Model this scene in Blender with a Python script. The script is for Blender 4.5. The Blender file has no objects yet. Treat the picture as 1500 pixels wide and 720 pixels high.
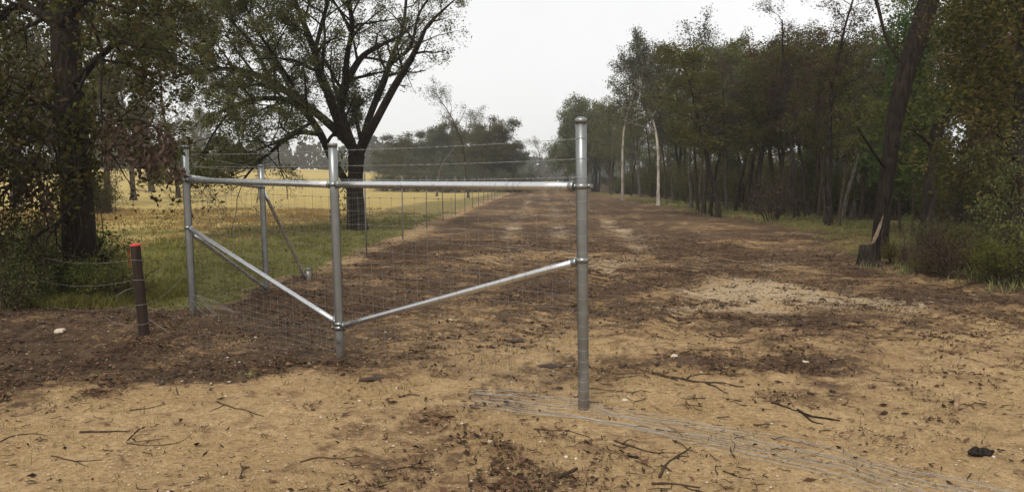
import bpy, math, random
import numpy as np

# ------------------------------------------------------------------ camera, sky, sun, exposure
sc = bpy.context.scene
COL = sc.collection
H = 1.75                                   # eye height above the dirt
F = 1150.0                                 # focal length in photo pixels (1500 wide)
PITCH = math.atan((360 - 264) / F)
camd = bpy.data.cameras.new('camera'); cam = bpy.data.objects.new('camera', camd); COL.objects.link(cam)
camd.sensor_width = 36.0; camd.lens = 36.0 * F / 1500.0
camd.clip_start = 0.1; camd.clip_end = 5000
cam.location = (0, 0, H); cam.rotation_euler = (math.pi / 2 - PITCH, 0, 0)
sc.camera = cam

SUN_EL, SUN_AZ = math.radians(52), math.radians(200)
w = bpy.data.worlds.new('World'); sc.world = w; w.use_nodes = True
nt = w.node_tree; nt.nodes.clear()
sky = nt.nodes.new('ShaderNodeTexSky'); sky.sky_type = 'NISHITA'; sky.sun_disc = False
sky.sun_elevation = SUN_EL; sky.sun_rotation = SUN_AZ; sky.dust_density = 4.0; sky.air_density = 1.0
hsv = nt.nodes.new('ShaderNodeHueSaturation'); hsv.inputs['Saturation'].default_value = 0.12
mix = nt.nodes.new('ShaderNodeMixRGB'); mix.inputs[0].default_value = 0.86
mix.inputs[2].default_value = (7.1, 7.12, 7.1, 1)      # the even overcast layer
bg = nt.nodes.new('ShaderNodeBackground'); bg.inputs[1].default_value = 0.1
out = nt.nodes.new('ShaderNodeOutputWorld')
nt.links.new(sky.outputs[0], hsv.inputs['Color']); nt.links.new(hsv.outputs[0], mix.inputs[1])
wtc = nt.nodes.new('ShaderNodeTexCoord'); wn = nt.nodes.new('ShaderNodeTexNoise'); wn.inputs['Scale'].default_value = 2.2; wn.inputs['Detail'].default_value = 5
wr = nt.nodes.new('ShaderNodeMapRange'); wr.inputs[1].default_value = .3; wr.inputs[2].default_value = .7; wr.inputs[3].default_value = .93; wr.inputs[4].default_value = 1.05
wm_ = nt.nodes.new('ShaderNodeMixRGB'); wm_.blend_type = 'MULTIPLY'; wm_.inputs[0].default_value = 1.0
nt.links.new(wtc.outputs['Generated'], wn.inputs['Vector']); nt.links.new(wn.outputs[0], wr.inputs[0]); nt.links.new(mix.outputs[0], wm_.inputs[1]); nt.links.new(wr.outputs[0], wm_.inputs[2])
nt.links.new(wm_.outputs[0], bg.inputs[0]); nt.links.new(bg.outputs[0], out.inputs[0])

sl = bpy.data.lights.new('sun', 'SUN'); sl.energy = 1.5; sl.angle = math.radians(20); sl.color = (1.0, 0.96, 0.9)
so = bpy.data.objects.new('sun', sl); COL.objects.link(so)
so.rotation_euler = (math.pi / 2 - SUN_EL, 0, math.pi - SUN_AZ)
sc.view_settings.view_transform = 'Standard'; sc.view_settings.look = 'None'
sc.view_settings.exposure = 0.62; sc.view_settings.gamma = 1.0
sc.render.engine = 'CYCLES'
sc.cycles.max_bounces = 5; sc.cycles.diffuse_bounces = 3; sc.cycles.glossy_bounces = 2
sc.cycles.transmission_bounces = 3; sc.cycles.volume_bounces = 1
sc.cycles.use_denoising = True

RNG = np.random.default_rng(11); random.seed(11)
def rnd(a, b): return float(RNG.uniform(a, b))

# ------------------------------------------------------------------ photo pixels -> places
CP, SP = math.cos(PITCH), math.sin(PITCH)
def ray(px, py):
    u, v = (px - 750) / F, (360 - py) / F
    return np.array([u, CP + v * SP, -SP + v * CP])
def G(px, py, z=0.0):                       # where the ray meets the flat ground
    d = ray(px, py); t = (z - H) / d[2]; return np.array([d[0] * t, d[1] * t, z])
def P(px, py, Y):                           # point at forward distance Y
    d = ray(px, py); t = Y / d[1]; return np.array([d[0] * t, Y, H + d[2] * t])

# ------------------------------------------------------------------ numpy noise
def _hash(ix, iy, s):
    n = (ix.astype(np.int64) * 374761393 + iy.astype(np.int64) * 668265263 + s * 1442695041) & 0x7fffffff
    n = ((n ^ (n >> 13)) * 1274126177) & 0x7fffffff
    return ((n ^ (n >> 16)) & 0xffff) / 65535.0
def vnoise(x, y, s=0):
    x = np.asarray(x, float); y = np.asarray(y, float)
    ix, iy = np.floor(x), np.floor(y); fx, fy = x - ix, y - iy
    fx = fx * fx * (3 - 2 * fx); fy = fy * fy * (3 - 2 * fy)
    a, b = _hash(ix, iy, s), _hash(ix + 1, iy, s); c, d = _hash(ix, iy + 1, s), _hash(ix + 1, iy + 1, s)
    return (a * (1 - fx) + b * fx) * (1 - fy) + (c * (1 - fx) + d * fx) * fy
def fbm(x, y, s=0, o=4):
    r = 0; a = 0.5; t = 0
    for k in range(o):
        r = r + a * vnoise(x * 2 ** k + 17.3 * k, y * 2 ** k - 9.1 * k, s + k); t += a; a *= 0.5
    return r / t
def sstep(a, b, x):
    t = np.clip((np.asarray(x, float) - a) / (b - a), 0, 1); return t * t * (3 - 2 * t)

def fence_x(y): return -3.6 + (np.asarray(y, float) - 13.8) * 0.0333      # fence line along the lane
EY = [-40, 4, 11.0, 12.5, 15, 18, 24, 30, 40, 56, 72, 110, 200, 500]
EX = [12, 11, 9.3, 8.0, 7.5, 8.6, 10.2, 11.0, 10.9, 10.9, 10.6, 10.6, 13.0, 26.0]
def wood_x(y): return np.interp(y, EY, EX)                                 # edge of the woods
def pasture_mask(x, y):                                                    # 1 in the pasture
    nz = (fbm(x * .9, y * .9, 5, 3) - .5)
    side = sstep(-.2, .5, fence_x(y) - .25 - x + nz * .9)
    near = sstep(9.6, 10.8, y + nz * 1.4 - sstep(-5.0, -9.0, x) * 1.4)
    return side * near
def wood_mask(x, y):
    nz = (fbm(x * .5, y * .5, 8, 3) - .5)
    return sstep(-.5, .7, x - wood_x(y) + nz * 2.2) * sstep(8.5, 10.5, y + nz * 2)
TRK = [([7, 12.9, 18, 24.8, 40, 90], [-.3, 1.35, 2.7, 4.5, 6.3, 7.2]), ([7, 12.9, 18, 24.8, 40, 90], [1.4, 3.0, 4.4, 6.1, 7.9, 8.6]),
       ([5, 8, 11, 14.5, 20, 30], [5.4, 4.6, 3.2, 1.9, .6, -.4]), ([5, 8, 11, 14.5, 20, 30], [7.0, 6.3, 5.0, 3.7, 2.3, 1.0])]
def tracks(x, y, wd=.17, off=0.0):
    r = 0
    for k, (ty, tx) in enumerate(TRK):
        r = r + np.exp(-((x - np.interp(y, ty, tx) - off - .10 * np.sin(y * 1.1 + k)) / wd) ** 2) * sstep(ty[0], ty[0] + 2, y) * (.35 + .75 * vnoise(x * .5, y * .5, 71 + k))
    return r
def height(x, y):
    x = np.asarray(x, float); y = np.asarray(y, float)
    pm, wm = pasture_mask(x, y), wood_mask(x, y)
    z = 4.3 * sstep(45, 260, y) * sstep(6, -70, x) + 1.2 * sstep(90, 300, y)
    z = z + (fbm(x * .16, y * .16, 21, 2) - .5) * .16 * sstep(7, 20, np.hypot(x, y))
    dirt = (1 - pm) * (1 - wm) * sstep(140, 40, y)
    rough = .35 + .65 * sstep(5.5, 8, y)
    z = z + dirt * rough * ((fbm(x * 1.7, y * 1.7, 31, 3) - .5) * .09 + (np.abs(fbm(x * 5, y * 5, 37, 3) - .5)) * .075
                            + (fbm(x * 13, y * 13, 41, 2) - .5) * .022)
    u = x - fence_x(y)
    rut = 0
    for c, wd, ph in ((3.2, .24, 0), (4.9, .26, 1.3), (6.9, .3, 2.2), (8.6, .25, .4)):
        rut = rut + np.exp(-((u - c - .15 * np.sin(y * .13 + ph) - .12 * np.sin(y * .7 + ph)) / wd) ** 2)
    z = z - dirt * sstep(8, 13, y) * rut * .05 * (.4 + .9 * vnoise(x * .3, y * .5, 77))
    z = z + dirt * (-.045 * tracks(x, y) + .022 * tracks(x, y, .09, .26) + .022 * tracks(x, y, .09, -.26))
    z = z + wm * (.10 + (fbm(x * 1.1, y * 1.1, 51, 3) - .5) * .16) * sstep(140, 60, y)
    z = z + .14 * np.exp(-(((x + 5.6) / 1.9) ** 2 + ((y - 9.4) / 1.1) ** 2))
    for (qx, qy) in ((.55, 5.98), (-1.70, 7.75), (-4.17, 10.2), (-4.15, 8.85)): z = z + .035 * np.exp(-((x - qx) ** 2 + (y - qy) ** 2) / .03)
    z = z + pm * (fbm(x * .8, y * .8, 61, 3) - .5) * .1
    return z
def gz(x, y): return float(height(np.array([x]), np.array([y]))[0])
def onground(px, py):                       # visible ground point under a photo pixel
    d = ray(px, py)
    t = np.linspace(2, 120, 6000); xs, ys, zs = d[0] * t, d[1] * t, H + d[2] * t
    h = height(xs, ys); k = np.argmax(zs < h); k = k if k > 0 else len(t) - 1
    return np.array([xs[k], ys[k], h[k]])

# ------------------------------------------------------------------ shader helpers
class NT:
    def __init__(s, name):
        s.m = bpy.data.materials.new(name); s.m.use_nodes = True; s.t = s.m.node_tree; s.t.nodes.clear()
    def n(s, typ, ins=None, **kw):
        nd = s.t.nodes.new('ShaderNode' + typ)
        for k, v in kw.items(): setattr(nd, k, v)
        for k, v in (ins or {}).items():
            i = nd.inputs[k]
            if hasattr(v, 'is_output'): s.t.links.new(v, i)
            else: i.default_value = v
        return nd
    def math(s, op, a, b=0.0, c=0.0, clamp=False):
        return s.n('Math', {0: a, 1: b, 2: c}, operation=op, use_clamp=clamp).outputs[0]
    def mix(s, f, a, b, blend='MIX'):
        def c(v): return tuple(v) + (1,) if isinstance(v, (tuple, list)) and len(v) == 3 else v
        return s.n('MixRGB', {0: f, 1: c(a), 2: c(b)}, blend_type=blend).outputs[0]
    def noise(s, vec, scale, detail=4, rough=.55, dist=0.0):
        return s.n('TexNoise', {'Vector': vec, 'Scale': scale, 'Detail': detail, 'Roughness': rough, 'Distortion': dist}).outputs[0]
    def step(s, x, a, b):
        return s.n('MapRange', {0: x, 1: a, 2: b, 3: 0.0, 4: 1.0}, interpolation_type='SMOOTHSTEP', clamp=True).outputs[0]
    def ramp(s, f, stops):
        nd = s.n('ValToRGB', {0: f}); e = nd.color_ramp.elements
        while len(e) < len(stops): e.new(.5)
        for k, (p, c) in enumerate(stops): e[k].position = p; e[k].color = tuple(c) + (1,)
        return nd.outputs[0]
    def bump(s, h, strength, dist, prev=None):
        ins = {'Height': h, 'Strength': strength, 'Distance': dist}
        if prev is not None: ins['Normal'] = prev
        return s.n('Bump', ins).outputs[0]
    def out(s, sh):
        s.n('OutputMaterial', {0: sh}); return s.m
    def bsdf(s, col, rough=.9, normal=None, metal=0.0, spec=.3):
        ins = {'Base Color': col if hasattr(col, 'is_output') else tuple(col) + (1,), 'Roughness': rough, 'Metallic': metal, 'Specular IOR Level': spec}
        if normal is not None: ins['Normal'] = normal
        return s.n('BsdfPrincipled', ins).outputs[0]

def leaf_mat(name, cols, transl=.4, rough=.75):
    s = NT(name); isl = s.n('NewGeometry').outputs['Random Per Island']
    obr = s.n('ObjectInfo').outputs['Random']
    k = len(cols)
    c = s.ramp(isl, [(i / max(1, k - 1), q) for i, q in enumerate(cols)])
    c = s.n('HueSaturation', {'Color': c, 'Hue': s.math('MULTIPLY_ADD', obr, .05, .475),
                              'Saturation': s.math('MULTIPLY_ADD', obr, -.25, 1.05),
                              'Value': s.math('MULTIPLY_ADD', obr, .5, .75)}).outputs[0]
    d = s.bsdf(c, rough, spec=.08)
    t = s.n('BsdfTranslucent', {'Color': c}).outputs[0]
    return s.out(s.n('MixShader', {0: transl, 1: d, 2: t}).outputs[0])

def bark_mat(name, a, b, scale=6, bumpd=.03, lich=None):
    s = NT(name); tc = s.n('TexCoord').outputs['Object']
    mp = s.n('Mapping', {'Vector': tc, 'Scale': (1, 1, .22)}).outputs[0]
    n1 = s.noise(mp, scale * 2.2, 6, .65, .4); n2 = s.noise(tc, scale * .35, 3)
    v = s.n('TexVoronoi', {'Vector': mp, 'Scale': scale * 1.8}, feature='DISTANCE_TO_EDGE').outputs[0]
    h = s.math('ADD', s.step(v, 0, .3), s.math('MULTIPLY', n1, .8))
    c = s.mix(s.step(n1, .3, .7), a, b)
    c = s.mix(s.math('MULTIPLY', s.step(n2, .5, .7), .5), c, tuple(x * 1.5 for x in b))
    if lich: c = s.mix(s.step(s.noise(tc, scale * .8, 5, .7), .5, .62), c, lich)
    return s.out(s.bsdf(c, .92, s.bump(h, .9, bumpd), spec=.06))

# ------------------------------------------------------------------ materials
M = {}
M['leaf_oak'] = leaf_mat('leaf_oak', [(.036, .042, .009), (.072, .076, .015), (.105, .098, .023), (.13, .096, .027)])
M['leaf_green'] = leaf_mat('leaf_green', [(.046, .066, .011), (.082, .104, .017), (.12, .132, .027), (.15, .125, .031)])
M['leaf_grey'] = leaf_mat('leaf_grey', [(.045, .054, .028), (.075, .082, .042), (.10, .098, .052), (.115, .10, .055)])
M['leaf_brown'] = leaf_mat('leaf_brown', [(.075, .075, .017), (.108, .103, .023), (.142, .120, .029), (.095, .100, .020)])
M['leaf_bright'] = leaf_mat('leaf_bright', [(.030, .062, .010), (.05, .09, .014), (.07, .11, .02), (.035, .06, .012)], .35)
M['leaf_yellow'] = leaf_mat('leaf_yellow', [(.09, .10, .022), (.14, .13, .03), (.07, .085, .02), (.12, .10, .03)], .35)
M['leaf_dead'] = leaf_mat('leaf_dead', [(.045, .026, .019), (.075, .042, .030), (.10, .058, .040), (.055, .032, .024)], .15, .75)
M['leaf_red'] = leaf_mat('leaf_red', [(.12, .035, .02), (.16, .05, .025), (.09, .04, .02)], .3)
M['leaf_left'] = leaf_mat('leaf_left', [(.020, .025, .007), (.040, .046, .011), (.066, .062, .016), (.070, .054, .020), (.050, .068, .012)], .3)
M['leaf_far'] = leaf_mat('leaf_far', [(.040, .046, .024), (.055, .060, .032), (.07, .07, .038)], .2)
M['bark_dark'] = bark_mat('bark_dark', (.014, .0105, .0085), (.044, .033, .026))
M['bark_black'] = bark_mat('bark_black', (.010, .0075, .006), (.032, .023, .017))
M['bark_brown'] = bark_mat('bark_brown', (.030, .021, .015), (.085, .060, .042))
M['bark_grey'] = bark_mat('bark_grey', (.06, .05, .042), (.14, .12, .10), lich=(.17, .16, .13))
M['bark_white'] = bark_mat('bark_white', (.15, .125, .10), (.42, .37, .31), 3, .012)
M['stick'] = bark_mat('stick', (.028, .020, .014), (.085, .058, .038), 30, .004)
M['stick_pale'] = bark_mat('stick_pale', (.14, .085, .045), (.30, .20, .12), 30, .004)
M['stick_char'] = bark_mat('stick_char', (.010, .009, .008), (.035, .028, .022), 30, .006)

def galv(nm, ca, cb, dr=0.0):
    s = NT(nm); tc = s.n('TexCoord').outputs['Object']
    n1 = s.noise(tc, 9, 5, .6); n2 = s.noise(s.n('Mapping', {'Vector': tc, 'Scale': (1, 1, .15)}).outputs[0], 40, 4)
    v = s.n('TexVoronoi', {'Vector': tc, 'Scale': 60}).outputs['Color']
    sp = s.n('SeparateColor', {0: v}).outputs[0]
    c = s.mix(n1, ca, cb)
    c = s.mix(s.math('MULTIPLY', s.step(n2, .52, .7), .4), c, (.22, .20, .17))
    zz = s.n('SeparateXYZ', {0: tc}).outputs[2]; ds = s.step(s.math('ADD', zz, s.math('MULTIPLY', s.math('SUBTRACT', n1, .5), -.9)), .34, .02)
    c = s.mix(s.math('MULTIPLY', ds, .75), c, (.13, .085, .05)); mt = s.math('MULTIPLY_ADD', ds, -.65, .88)
    r = s.math('ADD', s.math('MULTIPLY_ADD', ds, .4, 0), s.math('MULTIPLY_ADD', n1, .14, .30 + dr), s.math('MULTIPLY', sp, .04))
    return s.out(s.bsdf(c, r, s.bump(n2, .06, .001), mt, .5))
M['galv'] = galv('galvanised', (.17, .175, .175), (.30, .31, .30)); M['galv_rail'] = galv('galvanised_rail', (.50, .51, .52), (.66, .67, .68), -.10)
def wirem():
    s = NT('wire'); return s.out(s.bsdf((.22, .21, .195), .5, metal=.55))
M['wire'] = wirem()
s = NT('bright_wire'); M['wire_new'] = s.out(s.bsdf((.38, .38, .37), .42, metal=.7))
def rustwire():
    s = NT('rust_wire'); n = s.noise(s.n('TexCoord').outputs['Object'], 20)
    return s.out(s.bsdf(s.mix(n, (.13, .10, .08), (.30, .28, .25)), .6, metal=.4))
M['rust_wire'] = rustwire()
def tpost():
    s = NT('t_post'); n = s.noise(s.n('TexCoord').outputs['Object'], 8)
    return s.out(s.bsdf(s.mix(n, (.10, .095, .085), (.22, .21, .19)), .6, metal=.3))
M['t_post'] = tpost()
def weathered():
    s = NT('weathered_wood'); tc = s.n('TexCoord').outputs['Object']
    mp = s.n('Mapping', {'Vector': tc, 'Scale': (1, 1, .06)}).outputs[0]
    n = s.noise(mp, 45, 5, .6, .3); n2 = s.noise(tc, 6)
    c = s.mix(s.step(n, .3, .7), (.012, .008, .006), (.040, .023, .016))
    c = s.mix(s.math('MULTIPLY', n2, .4), c, (.05, .03, .022))
    return s.out(s.bsdf(c, .88, s.bump(n, .8, .006), spec=.2))
M['post_wood'] = weathered()
def redpaint():
    s = NT('red_paint'); n = s.noise(s.n('TexCoord').outputs['Object'], 35, 4)
    return s.out(s.bsdf(s.mix(s.step(n, .45, .62), (.62, .05, .042), (.36, .04, .034)), .55))
M['red'] = redpaint()
def splinter():
    s = NT('split_wood'); tc = s.n('TexCoord').outputs['Object']
    n = s.noise(s.n('Mapping', {'Vector': tc, 'Scale': (1, 1, .08)}).outputs[0], 30, 5)
    return s.out(s.bsdf(s.mix(s.step(n, .35, .65), (.09, .06, .04), (.27, .20, .135)), .85, s.bump(n, .7, .01)))
M['split'] = splinter()
def stone(name, a, b):
    s = NT(name); i = s.n('NewGeometry').outputs['Random Per Island']; n = s.noise(s.n('TexCoord').outputs['Object'], 50)
    return s.out(s.bsdf(s.mix(s.math('MULTIPLY_ADD', n, .3, s.math('MULTIPLY', i, .7)), a, b), .8))
M['pebble'] = stone('pebble', (.28, .20, .12), (.62, .54, .42))
M['clod'] = stone('clod', (.020, .013, .009), (.055, .034, .022))
M['clod_sand'] = stone('clod_sand', (.14, .09, .05), (.30, .20, .11))
M['litter'] = leaf_mat('litter', [(.018, .012, .008), (.04, .025, .015), (.075, .046, .027), (.13, .06, .032), (.17, .105, .055)], .05, .85)
M['chip'] = leaf_mat('chip', [(.20, .13, .07), (.34, .24, .14), (.50, .40, .27), (.28, .17, .09)], .03, .8)
M['grass_dry'] = leaf_mat('grass_dry', [(.26, .18, .055), (.36, .25, .08), (.44, .31, .11), (.26, .20, .06)], .4)
M['grass_green'] = leaf_mat('grass_green', [(.085, .090, .018), (.125, .128, .026), (.17, .158, .038), (.24, .195, .058)], .45)

def ground_mat():
    s = NT('ground'); tc = s.n('TexCoord').outputs['Object']
    a1 = s.n('SeparateColor', {0: s.n('VertexColor', layer_name='m1').outputs[0]})
    a2 = s.n('SeparateColor', {0: s.n('VertexColor', layer_name='m2').outputs[0]})
    rut = s.n('VertexColor', layer_name='m1').outputs[1]
    tread = s.n('TexWave', {'Vector': tc, 'Scale': 1.5, 'Distortion': 2.5, 'Detail': 2, 'Detail Scale': 2.0}, wave_type='BANDS', bands_direction='DIAGONAL').outputs[1]
    trd = s.math('MULTIPLY', s.math('SUBTRACT', tread, .45), rut)
    mud, wet, pale = a1.outputs[0], a1.outputs[1], a1.outputs[2]
    green, dry, wood = a2.outputs[0], a2.outputs[1], a2.outputs[2]
    nb = s.noise(tc, 1.1, 6, .66, .5); nm = s.noise(tc, 4.2, 7, .72, .8); nf = s.noise(tc, 22, 6, .7); nvf = s.noise(tc, 90, 4, .7)
    sand = s.mix(s.step(nb, .3, .7), (.40, .260, .120), (.60, .415, .212))
    sand = s.mix(s.step(nf, .38, .66), s.mix(.6, sand, (.15, .09, .042)), sand)
    sand = s.mix(s.math('MULTIPLY', s.step(nvf, .52, .66), .6), sand, (.62, .50, .33))
    mudc = s.mix(s.step(nm, .35, .65), (.032, .020, .013), (.118, .076, .048))
    mudc = s.mix(s.math('MULTIPLY', s.step(nf, .5, .72), .55), mudc, (.17, .115, .075))
    x = s.math('ADD', mud, s.math('MULTIPLY', s.math('SUBTRACT', nm, .5), 2.2))
    x = s.math('ADD', x, s.math('MULTIPLY', s.math('SUBTRACT', nf, .5), 2.0))
    x = s.math('ADD', x, s.math('MULTIPLY', s.math('SUBTRACT', nb, .5), 1.5))
    x = s.math('SUBTRACT', x, s.math('MULTIPLY', trd, .7))
    damp = s.mix(s.step(nf, .35, .65), (.135, .080, .040), (.28, .175, .092))
    c = s.mix(s.math('MULTIPLY', s.step(x, .16, .40), .85), sand, damp)
    c = s.mix(s.step(x, .46, .70), c, mudc)
    px = s.math('ADD', pale, s.math('ADD', s.math('MULTIPLY', s.math('SUBTRACT', nm, .5), 2.2), s.math('MULTIPLY', s.math('SUBTRACT', nf, .5), 1.6)))
    pf = s.step(px, .45, .85)
    c = s.mix(s.math('MULTIPLY', pf, .85), c, s.mix(nf, (.36, .26, .15), (.52, .41, .27)))
    gcol = s.mix(s.step(nf, .35, .65), (.080, .085, .019), (.165, .155, .040))
    gcol = s.mix(s.math('MULTIPLY', s.step(nm, .5, .7), .6), gcol, (.27, .21, .072))
    gx = s.math('ADD', green, s.math('MULTIPLY', s.math('SUBTRACT', nm, .5), 1.1))
    gx = s.math('ADD', gx, s.math('MULTIPLY', s.math('SUBTRACT', nf, .5), .7))
    c = s.mix(s.step(gx, .4, .72), c, gcol)
    dcol = s.mix(s.step(nb, .35, .65), (.34, .25, .088), (.46, .345, .13))
    dcol = s.mix(s.math('MULTIPLY', s.step(nm, .48, .66), .5), dcol, (.25, .205, .065))
    dx = s.math('ADD', dry, s.math('MULTIPLY', s.math('SUBTRACT', s.noise(tc, .5, 5), .5), 1.0))
    c = s.mix(s.step(dx, .35, .65), c, dcol)
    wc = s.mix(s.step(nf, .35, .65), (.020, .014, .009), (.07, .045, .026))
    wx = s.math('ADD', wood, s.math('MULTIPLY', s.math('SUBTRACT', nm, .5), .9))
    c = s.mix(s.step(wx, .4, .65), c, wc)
    ww = s.step(s.math('ADD', wet, s.math('MULTIPLY', s.math('SUBTRACT', nm, .5), 2.4)), .45, .8)
    c = s.mix(s.math('MULTIPLY', ww, .35), c, s.mix(.5, c, (.03, .022, .016)))
    r = s.n('MapRange', {0: ww, 3: .88, 4: .22}).outputs[0]
    h = s.math('ADD', s.math('MULTIPLY', nf, .7), s.math('MULTIPLY', nvf, .25))
    h = s.math('ADD', s.math('ADD', h, nm), s.math('MULTIPLY', trd, .9))
    nrm = s.bump(h, s.n('MapRange', {0: ww, 3: .75, 4: .2}).outputs[0], .09)
    return s.out(s.bsdf(c, r, nrm, spec=s.n('MapRange', {0: ww, 3: .04, 4: .45}).outputs[0]))
M['ground'] = ground_mat()

# ------------------------------------------------------------------ mesh helpers
def mesh_np(name, verts, faces, mat, smooth=False):
    """verts Nx3; faces: MxK array (K = 3 or 4)."""
    me = bpy.data.meshes.new(name); verts = np.asarray(verts, np.float32); faces = np.asarray(faces, np.int32)
    m, k = faces.shape
    me.vertices.add(len(verts)); me.vertices.foreach_set('co', verts.ravel())
    me.loops.add(m * k); me.loops.foreach_set('vertex_index', faces.ravel())
    me.polygons.add(m); me.polygons.foreach_set('loop_start', np.arange(0, m * k, k, dtype=np.int32))
    me.polygons.foreach_set('loop_total', np.full(m, k, np.int32))
    if smooth: me.polygons.foreach_set('use_smooth', np.ones(m, bool))
    me.update(calc_edges=True); me.materials.append(mat); return me
def link(name, me, parent=None, loc=None):
    o = bpy.data.objects.new(name, me); COL.objects.link(o)
    if parent is not None: o.parent = parent
    if loc is not None: o.location = loc
    return o
def tag(o, label=None, cat=None, group=None, kind=None):
    if label: o['label'] = label
    if cat: o['category'] = cat
    if group: o['group'] = group
    if kind: o['kind'] = kind
    return o
def empty(name, loc=(0, 0, 0)):
    o = bpy.data.objects.new(name, None); COL.objects.link(o); o.location = loc; o.empty_display_size = .2; return o

def norm(v): return v / (np.linalg.norm(v, axis=-1, keepdims=True) + 1e-9)
class MB:
    """collects quads / tubes into one mesh"""
    def __init__(s): s.v = []; s.f = []; s.n = 0
    def add(s, v, f):
        v = np.asarray(v, float); f = np.asarray(f, int); s.v.append(v); s.f.append(f + s.n); s.n += len(v)
    def tube(s, pts, rad, sides=6, cap=True, squash=None):
        pts = np.asarray(pts, float); n = len(pts); rad = np.broadcast_to(np.asarray(rad, float), (n,))
        t = norm(np.gradient(pts, axis=0)); ref = np.array([0, 0, 1.]) if abs(t[0, 2]) < .85 else np.array([0, 1., 0])
        a = norm(np.cross(t, ref)); b = np.cross(t, a)
        th = np.arange(sides) * 2 * math.pi / sides
        ring = a[:, None] * np.cos(th)[None, :, None] + b[:, None] * np.sin(th)[None, :, None]
        rr = rad[:, None, None] * (1 if squash is None else squash)
        v = (pts[:, None] + ring * rr).reshape(-1, 3)
        i = np.arange(n - 1)[:, None] * sides; j = np.arange(sides)[None]; j2 = (j + 1) % sides
        f = np.stack([i + j, i + j2, i + sides + j2, i + sides + j], -1).reshape(-1, 4)
        if cap:
            v = np.vstack([v, pts[0], pts[-1]]); c0, c1 = n * sides, n * sides + 1
            jj = np.arange(0, sides); q = (jj + 1) % sides; e = (n - 1) * sides
            f = np.vstack([f, np.stack([q, jj, np.full(sides, c0), np.full(sides, c0)], -1),
                           np.stack([e + jj, e + q, np.full(sides, c1), np.full(sides, c1)], -1)])
        s.add(v, f)
    def box(s, c, sx, sy, sz, rot=None):
        v = np.array([[x, y, z] for z in (-.5, .5) for y in (-.5, .5) for x in (-.5, .5)]) * (sx, sy, sz)
        if rot is not None: v = v @ np.asarray(rot).T
        s.add(v + np.asarray(c), [[0, 2, 3, 1], [4, 5, 7, 6], [0, 1, 5, 4], [2, 6, 7, 3], [0, 4, 6, 2], [1, 3, 7, 5]])
    def mesh(s, name, mat, smooth=True):
        v = np.vstack(s.v); f = np.vstack(s.f)
        tri = f[:, 2] == f[:, 3]
        if tri.any():
            me = bpy.data.meshes.new(name)
            fl = [tuple(q[:3]) if t else tuple(q) for q, t in zip(f.tolist(), tri)]
            me.from_pydata(v.tolist(), [], fl)
            if smooth: me.polygons.foreach_set('use_smooth', ~tri)
            me.materials.append(mat); me.update(); return me
        return mesh_np(name, v, f, mat, smooth)
    def build(s, name, mat, parent=None, smooth=True, origin=None):
        if origin is not None: s.v = [x - np.asarray(origin) for x in s.v]
        return link(name, s.mesh(name, mat, smooth), parent, origin)

def spline(pts, k=5):
    """Catmull-Rom through rows (any columns)"""
    p = np.asarray(pts, float); q = np.vstack([2 * p[0] - p[1], p, 2 * p[-1] - p[-2]]); o = []
    for i in range(1, len(q) - 2):
        for t in np.arange(k) / k:
            a, b, c, d = q[i - 1], q[i], q[i + 1], q[i + 2]
            o.append(.5 * (2 * b + (c - a) * t + (2 * a - 5 * b + 4 * c - d) * t * t + (3 * b - a - 3 * c + d) * t ** 3))
    o.append(p[-1]); return np.array(o)

def leaf_quads(c, length, ratio=.5, droop=.3, rs=None):
    rs = rs or RNG; n = len(c)
    u = rs.normal(size=(n, 3)); u[:, 2] = u[:, 2] * .7 - droop; u = norm(u)
    q = norm(np.cross(u, rs.normal(size=(n, 3)))); nn = np.cross(u, q)
    L = (length * rs.uniform(.6, 1.35, n))[:, None]; W = L * ratio
    v = np.stack([c - u * L * .5, c + q * W * .5 + nn * W * .18 - u * L * .06, c + u * L * .5, c - q * W * .5 + nn * W * .18 - u * L * .06], 1).reshape(-1, 3)
    f = np.arange(n * 4).reshape(n, 4); return v, f

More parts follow.
